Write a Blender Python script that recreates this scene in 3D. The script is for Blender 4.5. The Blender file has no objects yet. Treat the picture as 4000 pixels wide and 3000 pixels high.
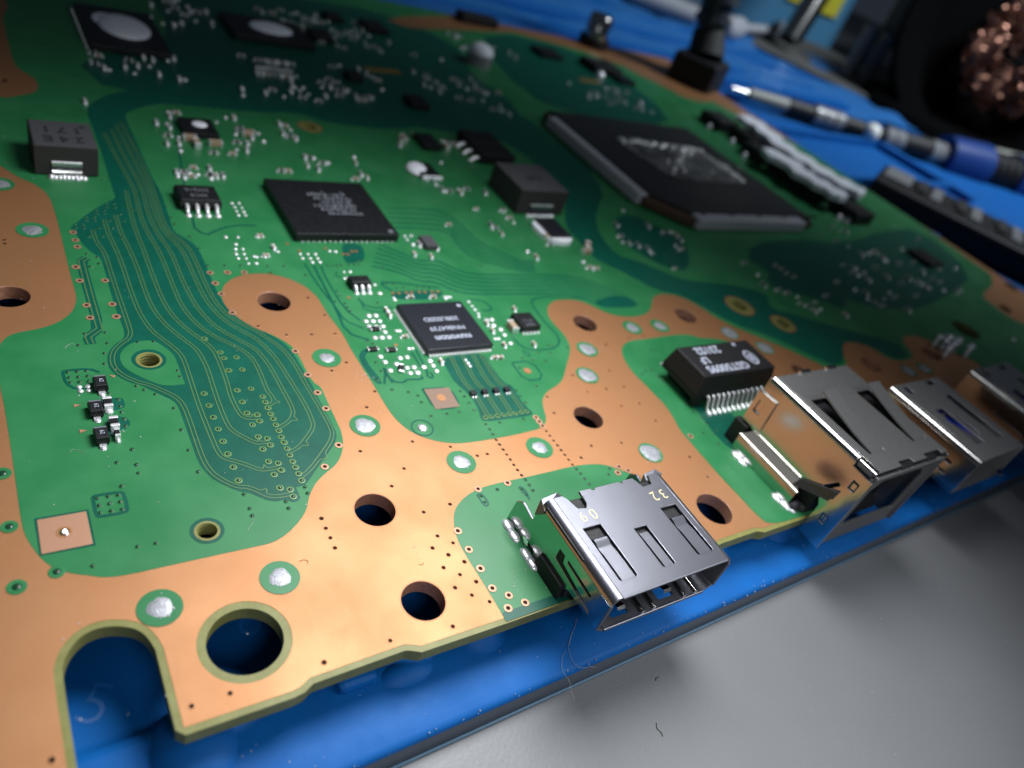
import bpy, bmesh, math, random
from mathutils import Vector, Matrix
from mathutils.geometry import tessellate_polygon
# ------------------------------------------------------------------ camera, light, exposure (1 unit = 1 mm)
scn = bpy.context.scene
C = scn.collection
scn.unit_settings.system = 'METRIC'
scn.unit_settings.scale_length = 0.001
cam = bpy.data.cameras.new('camera')
cam.sensor_width = 36.0
cam.sensor_fit = 'HORIZONTAL'
cam.lens = 26.2015
cam.clip_start = 1.0
cam.clip_end = 6000.0
cam.dof.use_dof = True
cam.dof.focus_distance = 69.0
cam.dof.aperture_fstop = 0.0262 / 0.98
camo = bpy.data.objects.new('camera', cam)
C.objects.link(camo)
RT = Vector((0.81542825, -0.48932005, 0.30926146))
UPV = Vector((0.10557251, 0.65101507, 0.75168732))
BK = Vector((-0.56914955, -0.58029757, 0.58251483))
camo.matrix_world = Matrix(((RT.x, UPV.x, BK.x, 0), (RT.y, UPV.y, BK.y, 0), (RT.z, UPV.z, BK.z, 52.6), (0, 0, 0, 1)))
scn.camera = camo
scn.view_settings.view_transform = 'Standard'
scn.view_settings.look = 'None'
scn.view_settings.exposure = 0.0
scn.view_settings.gamma = 1.0
scn.render.resolution_x, scn.render.resolution_y = 1024, 768
w = bpy.data.worlds.new('World')
scn.world = w
w.use_nodes = True
w.node_tree.nodes['Background'].inputs[0].default_value = (0.55, 0.72, 1.0, 1)
w.node_tree.nodes['Background'].inputs[1].default_value = 0.03

def lamp(name, loc, target, size, energy, col):
    l = bpy.data.lights.new(name, 'AREA')
    l.shape = 'DISK'
    l.size = size
    l.energy = energy
    l.color = col
    o = bpy.data.objects.new(name, l)
    C.objects.link(o)
    o.location = loc
    o.rotation_euler = (Vector(target) - Vector(loc)).to_track_quat('-Z', 'Y').to_euler()
    return o
def spot(name, loc, target, radius, energy, angle, blend, col):
    l = bpy.data.lights.new(name, 'SPOT')
    l.shadow_soft_size = radius
    l.energy = energy
    l.color = col
    l.spot_size = math.radians(angle)
    l.spot_blend = blend
    o = bpy.data.objects.new(name, l)
    C.objects.link(o)
    o.location = loc
    o.rotation_euler = (Vector(target) - Vector(loc)).to_track_quat('-Z', 'Y').to_euler()
# shaded desk lamp over the board, a smaller one at the front right, added fill spots for the front and the background
spot('work_lamp', (62, 64, 88), (27, 34, 0), 28, 760000, 114, 1.0, (0.97, 0.98, 1.0))
spot('side_lamp', (92, -14, 66), (38, 26, 0), 26, 175000, 114, 1.0, (0.92, 0.96, 1.0))
spot('front_fill', (10, -30, 64), (30, 12, 0), 12, 95000, 118, 1.0, (0.95, 0.98, 1.0))  # unseen fill added to brighten the mat floor and front faces
spot('background_fill', (400, 40, 330), (350, 240, 0), 60, 7500000, 82, 0.9, (0.85, 0.93, 1.0))  # added spot that brightens the background, aimed past the board
random.seed(4)
# ------------------------------------------------------------------ board measurements in mm
D = {
'green_main':[[3.01,102.17],[3.65,101.37],[5.2,98.63],[6.84,97.08],[7.78,95.21],[8.11,93.3],[8.19,90.89],[8.23,86.26],[8.16,80.98],[8.14,76.5],[8.21,74.15],[8.1,72.7],[7.69,71.31],[7.03,70.18],[5.79,68.95],[4.25,68.26],[2.52,67.9],[1.64,67.36],[1.13,66.54],[0.88,65.7],[0.55,60.64],[0.67,58.31],[0.73,52.95],[0.72,47.35],[0.72,44.36],[0.83,43.07],[1.12,41.97],[1.69,40.38],[2.39,39.41],[3.33,38.68],[4.6,38.08],[5.16,37.75],[6.5,37.46],[10.07,37.47],[16.41,37.4],[17.36,37.37],[18.39,37.57],[19.58,38.19],[20.82,39.16],[21.68,40.15],[22.21,41.26],[22.78,42.11],[23.51,42.94],[24.72,43.84],[25.88,44.48],[26.79,45.37],[27.63,46.79],[28.15,48.5],[28.23,50.19],[28.33,53.18],[28.48,55.74],[28.0,56.19],[27.77,57.74],[27.85,59.88],[27.75,62.32],[27.12,63.64],[25.71,65.38],[24.65,66.13],[23.53,67.2],[22.68,69.22],[22.44,71.22],[22.64,73.02],[23.31,74.61],[24.59,75.98],[26.15,76.78],[27.76,76.96],[29.15,76.91],[31.05,76.08],[32.69,74.37],[33.35,72.84],[33.71,71.35],[33.7,68.03],[34.16,64.57],[34.05,61.32],[34.11,58.59],[34.26,55.18],[34.26,51.92],[34.35,50.24],[34.59,48.93],[35.24,47.37],[36.33,46.18],[37.9,45.14],[39.73,44.57],[41.82,44.39],[46.58,44.38],[48.73,44.5],[50.46,44.62],[51.72,45.14],[52.48,45.99],[52.92,47.11],[53.56,48.64],[54.33,49.55],[55.6,50.41],[58.04,51.32],[59.31,52.22],[61.33,54.47],[63.4,56.6],[64.28,57.73],[64.81,58.94],[65.2,60.7],[65.01,62.56],[65.02,64.45],[65.89,66.3],[67.11,67.61],[68.68,68.36],[70.33,68.53],[72.79,68.21],[74.13,67.23],[75.18,65.82],[76.44,64.41],[78.38,63.56],[80.58,63.31],[82.75,63.55],[84.98,64.42],[86.62,65.82],[88.3,67.59],[89.96,68.44],[92.28,68.62],[94.21,68.0],[95.87,66.74],[96.82,64.71],[97.69,61.75],[99.35,59.08],[101.59,56.99],[103.85,54.58],[106.08,52.48],[108.01,50.13],[109.69,48.11],[110.31,46.55],[112.48,45.94],[117.04,47.07],[117.89,48.49],[118.62,49.96],[119.97,51.38],[121.99,52.11],[125.25,51.82],[127.23,50.82],[128.54,49.33],[129.05,47.31],[129.9,46.06],[132.62,45.52],[135.79,45.74],[137.6,46.49],[138.6,48.06],[139.54,50.02],[141.01,51.25],[143.41,51.7],[146.5,51.17],[148.4,49.32],[150.32,46.93],[151.84,44.6],[153.61,42.95],[154.62,41.41],[152.97,40.27],[150.0,39.69],[140,38],[140,24.1],[216.6,24.1],[216.6,211],[-40,211],[-40,118]],
'green_transformer':[[72.47,56.19],[73.42,57.11],[74.61,57.76],[76.37,58.1],[79.91,58.1],[83.81,58.36],[87.58,58.28],[88.71,57.81],[90.0,56.94],[92.67,56.63],[94.99,55.63],[99.22,53.94],[99.06,51.91],[93,46],[92,36],[92,24.0],[84,24.0],[78.4,24.0],[77.48,24.23],[70.75,24.4],[70.18,26.05],[70.14,28.39],[69.96,32.36],[70.01,35.68],[70.12,38.51],[70.14,40.39],[70.88,42.4],[71.43,44.74],[71.26,47.06],[71.21,49.19],[70.95,51.13],[71.2,53.05],[71.67,54.75]],
'green_hdmi':[[43.01,38.43],[40.67,38.44],[38.75,38.28],[37.3,37.86],[36.01,37.2],[35.01,36.41],[34.37,35.41],[33.9,34.26],[33.58,32.81],[33.57,30.91],[33.67,28.92],[33.76,26.37],[33.75,24.05],[33.75,24.05],[57.5,24.05],[57.5,24.05],[56.8,30.5],[55,33],[58.19,35.59],[57.61,36.0],[56.71,36.68],[56.02,37.39],[54.89,37.98],[53.09,38.35],[50.86,38.51],[47.57,38.42]],
'copper_patches':[[[9.5,159.4],[7.95,154.25],[7.78,147.98],[7.81,140.73],[7.81,135.27],[8.15,132.34],[9.41,130.2],[10.25,128.37],[10.15,125.88],[9.54,124.11],[8.01,122.91],[5.11,120.8],[-20,125],[-20,185],[5,185]],[[214.83,71.26],[208.6,66.29],[202.47,64.1],[195.81,62.55],[192.65,60.87],[191.94,58.6],[191.4,52.8],[193.39,50.41],[197.21,49.6],[209.61,55.36],[216.6,50],[216.6,88]],[[126,210.9],[160,210.9],[107.66,192.13],[99.3,189.25],[94.09,194.29]],[[175,210.9],[216.6,210.9],[216.6,166],[210,172],[190.25,167.04],[186.25,178.11],[179.26,188.65],[181.98,207.06]]],
'teal_channel':[[15.27,95.83],[15.19,94.08],[13.41,92.54],[12.2,91.09],[10.55,88.88],[9.37,87.04],[9.76,85.54],[10.16,83.33],[10.84,81.65],[11.51,80.69],[11.54,78.6],[11.45,74.38],[11.47,70.39],[11.61,67.98],[11.59,66.62],[11.23,65.71],[10.53,65.23],[9.72,64.04],[9.38,62.82],[9.36,61.42],[9.9,60.13],[10.99,58.95],[11.43,58.88],[13.13,56.91],[13.97,56.01],[14.23,55.05],[14.23,52.96],[14.25,50.32],[14.26,47.79],[14.53,46.44],[15.1,45.17],[16.64,43.53],[17.28,43.3],[17.93,42.72],[18.71,41.9],[19.43,41.6],[20.13,41.66],[20.76,41.19],[20.76,41.19],[21.18,41.18],[21.53,41.51],[21.53,41.51],[21.54,42.78],[21.54,42.78],[22.5,42.9],[22.99,43.37],[24.03,44.46],[25.44,45.83],[27.13,47.55],[27.62,48.61],[27.65,50.3],[27.56,53.14],[27.64,56.25],[27.47,58.75],[27.42,60.94],[27.06,63.03],[26.06,64.81],[24.68,66.23],[23.64,67.61],[22.67,69.66],[22.35,72.36],[22.31,75.85],[22.36,78.76],[22.41,81.78],[22.16,83.6],[21.17,85.19],[20.46,86.25],[20.46,88.15],[20.67,91.82],[20.88,96.29],[20.5,100.91],[20.53,108.97],[20.41,115.12],[20.37,118.95],[21.39,120.76],[23.88,122.98],[26.71,124.73],[31.98,124.96],[41.48,124.8],[49.16,126.81],[53.35,123.56],[66.76,122.97],[76.86,128.49],[83.2,129.29],[82.9,126.61],[93.33,122.29],[94.49,102.31],[87.54,93.4],[84.78,88.22],[84.77,83.75],[84.51,79.11],[86.29,76.98],[88.8,73.48],[90.77,70.03],[95.66,67.74],[97.35,64.67],[100.22,59.93],[105.37,55.95],[108.07,52.85],[110.96,49.13],[112.66,47.09],[116.51,47.45],[121.99,52.11],[125.52,52.02],[129.19,49.25],[130.3,46.33],[135.88,46.06],[137.53,50.6],[127.81,54.81],[119.63,59.76],[113.28,63.07],[118.04,67.36],[108.14,70.83],[100.06,71.93],[96.89,74.9],[94.01,78.21],[90.0,80.09],[91.29,86.82],[93.74,91.63],[98.19,96.87],[104.71,103.15],[108.62,116.29],[106.55,129.53],[107.2,137.24],[102.38,137.36],[79.74,134.44],[66.81,134.53],[54.1,131.85],[42.97,129.98],[38.49,128.83],[29.55,130.07],[24.19,129.24],[21.46,127.82],[18.11,124.81],[15.88,121.03],[15.43,119.36],[15.46,114.86],[15.47,107.14],[15.21,95.82]],
'teal_patches':[[[44.54,58.75],[44.09,55.03],[44.13,53.58],[44.87,51.41],[44.66,48.86],[44.22,47.78],[44.39,46.99],[48.08,46.88],[48.08,46.88],[50.51,46.8],[51.29,47.11],[51.12,48.05],[50.89,49.32],[51.28,52.2],[50.43,52.56],[50.32,55.61],[50.71,58.74]],[[6.84,56.96],[7.07,57.24],[8.28,57.26],[9.72,57.25],[9.86,56.66],[9.78,55.87],[9.46,55.7],[8.57,55.47],[6.95,55.77]],[[8.07,54.64],[9.57,54.65],[9.81,54.14],[9.82,53.37],[9.28,52.95],[8.91,52.95],[8.73,52.17],[7.88,52.27],[6.69,52.67],[6.9,53.81],[7.97,53.67]],[[44.14,72.32],[51.32,72.03],[50.97,70.96],[49.26,70.01],[43.63,70.41],[43.51,71.45]],[[75.67,47.02],[77.91,45.2],[77.24,42.3],[82.65,41.27],[76.06,34.92],[74.84,37.28],[76.0,44.14]],[[33.8,24.02],[57.3,24.02],[57.3,24.9],[33.8,24.9]],[[41.46,83.95],[44.09,83.66],[43.96,81.59],[42.87,79.31],[40.13,78.68],[40.32,80.49]],[[9.4,87.3],[10.02,87.57],[9.86,86.3],[9.43,86.16]],[[34.23,59.61],[35.19,60.96],[36.0,61.18],[35.93,60.65],[34.9,59.52],[35.56,54.97],[34.51,55.14]],[[75.33,67.29],[77.3,68.04],[81.41,69.0],[83.79,67.59],[83.91,65.88],[81.22,65.63],[76.7,65.99]],[[97.89,91.78],[104.66,95.04],[108.38,90.02],[112.06,85.05],[103.72,74.29],[98.41,76.65],[96.6,79.63],[94.6,84.93]],[[127.47,75.84],[140.72,78.95],[151.94,76.06],[142.76,70.33],[137.93,62.62],[133.84,61.05],[131.29,63.87],[122.49,68.21],[120.77,69.81]],[[151.66,75.17],[156.77,69.69],[158.87,61.06],[153.7,58.64],[151.41,62.83],[146.02,66.44],[146.19,71.02]],[[36.38,157.66],[52.3,162.53],[44.94,136.85],[33.26,142.26],[32.48,144.04]],[[20,126],[60,128],[95,122],[108,140],[104,165],[112,178],[100,200],[60,196],[34,205],[36,150],[16,140]],[[150,58],[178,62],[205,70],[212,92],[190,90],[165,84],[150,86],[130,84],[122,76],[135,66]],[[118,142],[160,142],[170,165],[165,200],[130,202],[116,170]]],
'washer_island':[[12.34,65.39],[14.04,65.28],[14.8,64.14],[15.41,62.83],[15.47,61.07],[15.47,58.12],[15.47,58.12],[13.59,58.17],[12.52,59.03],[10.75,61.04],[10.46,62.32],[10.58,63.38],[11.12,64.41]],
'arch':[[1.26,24.61],[1.26,31.0],[1.44,31.73],[1.81,32.59],[2.45,33.38],[3.29,33.94],[4.25,34.14],[5.18,34.02],[6.02,33.7],[6.78,33.27],[7.34,32.63],[7.72,31.81],[7.97,30.75],[8.0,24.54]],
'holes_big':[13.34,29.35,3.39],
'holes':[[27.58,38.49,1.93],[27.73,28.22,1.94],[58.34,45.1,1.93],[65.13,28.5,2.23],[28.19,71.13,1.91],[70.48,62.72,1.88],[91.67,62.69,1.89],[2.39,73.84,1.79],[122.77,45.95,1.93],[143.66,46.03,1.92],[103.62,47.25,1.37],[5.47,127.32,1.04],[-7.0,32.5,1.93]],
'threaded':[[13.0,62.23,0.98],[13.17,39.99,0.8]],
'thread_rings':[[13.01,62.32,1.58],[13.19,40.03,1.34]],
'slots_far':[[106.49,64.12,2.81],[112.3,58.43,2.41],[49.64,121.07,2.12]],
'far_slot':[[166.35,51.09,3.12],[214.29,63.95,1.81],[194.93,56.08,1.66]],
'solder_dots':[[5.56,86.45,1.59,0.59],[30.75,60.19,1.59,0.5],[30.88,49.14,1.61,0.65],[38.76,42.04,1.61,0.55],[17.32,33.92,1.6,0.53],[8.39,33.95,1.59,0.55],[48.87,41.95,1.59,0.53],[62.92,37.97,1.6,0.83],[66.86,57.16,1.64,0.72],[63.26,52.19,1.56,0.77],[78.37,60.87,1.63,0.62],[83.99,60.73,1.56,0.59],[97.14,57.47,1.4,0.86],[101.38,53.16,1.2,0.83],[3.19,96.73,1.59,0.64],[130.64,43.08,1.49,0.74],[135.87,42.95,1.63,0.67]],
'ring_solder':[[36.81,47.58,1.26]],
'via_dot':[[33.98,53.96],[32.13,51.72],[29.03,45.79],[34.86,45.9],[38.6,44.31],[40.94,42.46],[42.18,42.43],[32.4,42.6],[30.25,40.75],[34.91,37.19],[31.93,36.98],[31.97,34.05],[33.04,32.91],[30.91,32.94],[32.0,31.83],[33.09,30.7],[30.93,30.71],[32.04,29.58],[22.54,38.78],[22.54,37.65],[22.56,36.55],[22.56,35.43],[44.3,44.14],[44.33,43.41],[44.34,42.62],[44.36,41.85],[44.37,41.1],[44.36,40.3],[44.39,39.53],[44.43,38.75],[51.24,44.11],[51.25,43.34],[51.24,42.55],[51.28,41.75],[51.28,40.99],[51.3,40.23],[51.32,39.46],[51.34,38.7],[54.83,49.42],[54.04,46.65],[64.46,45.98],[67.58,45.94],[67.71,42.63],[61.2,49.28],[64.36,49.27],[67.47,49.21],[55.61,40.75],[59.99,40.28],[53.09,39.39],[67.99,36.1],[68.06,32.77],[30.98,28.5],[32.07,27.34],[33.3,26.24],[33.13,28.45],[29.03,25.16],[23.57,25.72],[18.11,25.73],[11.29,25.75],[8.75,25.74],[0.58,25.27],[29.54,77.02],[32.47,71.55],[33.32,67.95],[25.05,66.62],[27.66,64.74],[30.5,64.49],[33.28,64.29],[32.67,59.1],[30.55,58.0],[70.78,57.7],[67.37,52.51],[61.05,52.53],[75.88,58.64],[79.02,58.89],[2.79,84.37],[2.76,83.63]],
'via_ring':[[51.18,46.4],[51.21,45.68],[51.2,44.94],[57.02,37.02],[56.26,36.26],[57.83,36.23],[70.9,39.11],[27.79,54.79],[27.81,52.29],[27.21,47.02],[24.92,44.6],[38.69,38.22],[42.26,38.17],[34.12,34.02],[34.14,31.79],[34.18,29.57],[34.21,27.36],[35.32,26.23],[34.58,25.1],[36.42,25.09],[27.69,61.76],[27.71,57.69],[9.49,85.99],[9.5,84.3],[9.51,82.92],[8.83,78.86],[8.84,76.25],[8.88,71.79],[8.89,69.62],[11.26,76.18],[11.26,71.79],[11.29,69.6],[22.47,77.28],[24.45,77.26],[26.41,77.19],[22.51,75.08],[22.65,72.93],[22.93,69.3]],
'via_mask':[[10.21,81.47],[11.18,80.81],[11.16,79.48],[10.2,78.91],[8.06,67.05],[9.88,67.04],[7.27,65.31],[9.8,65.32],[9.3,63.78],[9.07,62.21],[12.48,65.14],[13.95,65.08],[15.23,60.25],[15.24,59.34],[5.9,61.42],[6.66,61.39],[7.42,61.4],[5.92,60.62],[6.66,60.6],[7.43,60.62],[5.91,59.92],[6.66,59.88],[7.41,59.85],[13.94,92.72],[14.78,92.77],[13.81,91.87],[14.69,91.78],[13.41,91.02],[13.39,90.34],[12.57,91.11],[12.54,90.24],[12.11,89.47],[12.06,88.68],[11.22,89.38],[11.24,88.65],[10.69,87.72],[10.7,86.9],[9.9,87.7],[9.88,86.93],[15.08,90.28],[13.64,88.73],[15.22,88.79],[12.25,87.04],[13.67,86.95],[10.95,85.06],[12.35,85.13],[14.37,84.85],[16.71,91.47],[20.79,92.41],[20.78,89.69],[20.8,88.16],[21.98,85.2],[22.46,82.56],[22.56,78.75],[24.49,78.7],[26.39,78.65],[8.01,57.96],[8.77,57.96],[11.21,58.58],[11.77,57.91],[12.59,57.14],[13.78,54.96],[9.38,55.21],[7.35,54.32],[13.79,51.97],[13.82,49.3],[14.01,46.55],[7.39,50.95],[9.41,50.38],[8.0,49.08],[9.42,48.5],[9.4,47.51],[7.9,46.34],[17.0,43.1],[17.02,41.42],[17.01,40.6],[7.96,39.86],[9.27,39.84],[4.74,38.95],[5.99,45.46],[6.77,45.48],[7.51,45.45],[6.0,44.69],[6.77,44.69],[7.54,44.68],[5.97,43.93],[6.76,43.9],[7.54,43.88],[9.38,56.94],[9.39,56.03],[9.43,54.26],[9.4,53.38],[22.33,42.61],[22.33,41.84],[20.18,41.4],[20.18,40.6],[38.56,52.4],[37.74,53.19],[36.01,53.87],[38.5,51.35],[38.58,49.06],[40.59,49.05],[42.15,49.04],[43.99,52.27],[44.11,49.0],[44.06,50.19],[44.05,51.35],[44.34,46.62],[46.17,46.54],[44.39,45.8],[44.37,44.99],[38.55,37.28],[38.5,36.47],[40.7,37.63],[51.41,37.99],[51.48,37.27],[51.48,36.46],[51.57,35.67],[55.6,37.07],[54.9,36.33],[44.5,38.06],[44.53,37.31],[44.52,36.54],[43.36,36.95],[74.83,44.35],[74.97,42.84],[75.45,41.62],[75.32,40.54],[73.36,39.19],[74.77,38.58],[76.04,39.18],[75.96,37.04],[74.13,37.01],[54.46,51.42],[51.2,50.1],[51.26,48.95],[49.43,46.48],[51.27,51.14],[73.25,51.51],[74.43,51.46],[74.61,50.07],[72.17,51.01],[77.73,55.51],[78.69,55.52],[74.75,49.19],[77.06,89.16],[55.6,56.69],[56.97,56.22],[58.68,55.68],[54.14,55.05],[58.7,57.46],[60.4,57.12],[63.9,57.91],[61.01,58.64],[61.64,58.56],[37.43,78.34],[38.01,78.19],[38.69,78.3],[39.38,78.42],[40.4,78.53],[41.19,78.46],[41.87,78.49],[42.03,79.33],[42.62,79.32],[36.58,72.64],[36.59,71.64],[36.67,70.04],[35.49,70.5],[36.65,69.2],[36.75,68.47],[40.95,69.85],[37.04,61.92],[36.04,58.63],[35.04,55.72],[36.04,57.08],[36.55,62.53],[31.63,78.37],[29.61,78.43],[33.8,76.35],[45.02,77.71],[43.99,73.91],[44.82,73.87],[44.94,72.8],[45.91,72.88],[47.94,72.76],[48.88,72.71],[49.75,72.66],[50.71,72.61],[60.85,77.69],[49.83,57.48]],
'via_pad':[[16.85,56.49],[16.88,54.73],[16.87,53.05],[16.9,51.41],[16.91,49.75],[16.92,48.09],[16.95,46.41],[16.96,44.74],[20.01,56.45],[21.37,56.46],[20.02,54.69],[20.03,53.04],[20.07,51.38],[18.9,64.97],[19.93,62.56],[20.03,61.55],[21.29,61.51],[20.0,59.57],[21.33,59.51],[22.16,55.11],[22.17,54.29],[22.17,53.4],[22.18,52.53],[22.21,51.8],[22.21,50.93],[22.23,50.09],[22.2,49.22],[22.24,48.47],[22.25,47.62],[22.24,46.76],[22.25,45.9],[22.27,45.15],[22.28,44.3],[22.28,43.44],[20.91,52.64],[20.86,51.75],[20.13,49.69],[20.88,49.29],[20.9,48.41],[20.08,48.03],[20.11,46.38],[20.9,45.98],[20.91,45.1],[20.13,44.71],[20.14,43.04],[20.96,42.64],[20.96,41.79],[44.86,47.6],[45.63,47.59],[46.45,47.57],[47.29,47.56],[48.09,47.55],[48.9,47.51],[49.76,47.54],[50.56,47.55]],
'via_edge':[[-0.07,49.75],[-0.06,44.18],[2.43,39.13],[-0.08,38.56]],
'pads':[[38.72,67.3],[39.64,67.26],[37.91,66.24],[38.81,66.2],[39.67,66.12],[37.91,65.2],[38.82,65.1],[39.67,65.06],[39.45,63.95],[37.76,63.01],[38.64,62.95],[39.54,62.92],[37.01,59.55],[37.16,58.53],[38.39,57.98],[39.28,58.98],[40.2,59.01],[39.36,57.17],[40.25,57.14],[39.33,56.22],[40.28,56.17],[41.48,57.01],[42.77,57.96],[42.76,57.08],[42.74,56.08],[37.16,57.02],[42.12,71.84],[55.61,59.79],[54.73,64.88],[55.6,64.93],[55.17,63.69],[55.77,62.74],[55.7,61.57]],
'pads_small':[[38.58,56.6],[41.42,63.95],[41.05,63.99],[41.11,60.49],[41.59,60.47],[54.17,69.08],[54.12,68.06],[54.19,67.27],[54.2,66.35],[53.92,65.68],[53.81,60.93],[54.34,60.91],[43.58,70.67],[43.58,70.29],[51.06,70.42],[51.5,70.39],[51.87,70.31],[51.04,70.02],[39.09,76.8],[39.95,76.85],[42.18,73.74],[38.62,75.36],[34.67,81.12],[35.68,81.11],[36.7,81.1],[34.64,80.11],[35.66,80.09],[36.66,80.07],[35.65,79.2],[36.67,79.23],[38.92,81.78],[39.73,81.69],[31.56,83.21],[31.92,81.7],[29.94,80.51],[30.41,85.16],[28.85,80.53],[28.44,79.1],[47.47,57.46],[47.5,56.9],[47.5,56.29],[51.98,85.72],[53.11,85.9],[51.93,84.77],[52.16,83.21],[53.11,83.21],[29.33,93.83],[29.43,92.76],[29.4,91.69],[29.35,90.64],[30.3,93.89],[30.35,92.65],[30.29,91.58],[30.3,90.68],[26.29,85.17],[27.79,85.13],[27.09,83.48],[26.76,82.35],[26.53,81.22],[26.51,80.23],[27.65,82.35],[27.47,81.21],[27.45,80.21],[27.44,79.08],[28.58,80.67],[28.34,79.11],[6.54,59.18],[7.24,59.15],[6.58,58.61],[7.22,58.58]],
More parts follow.
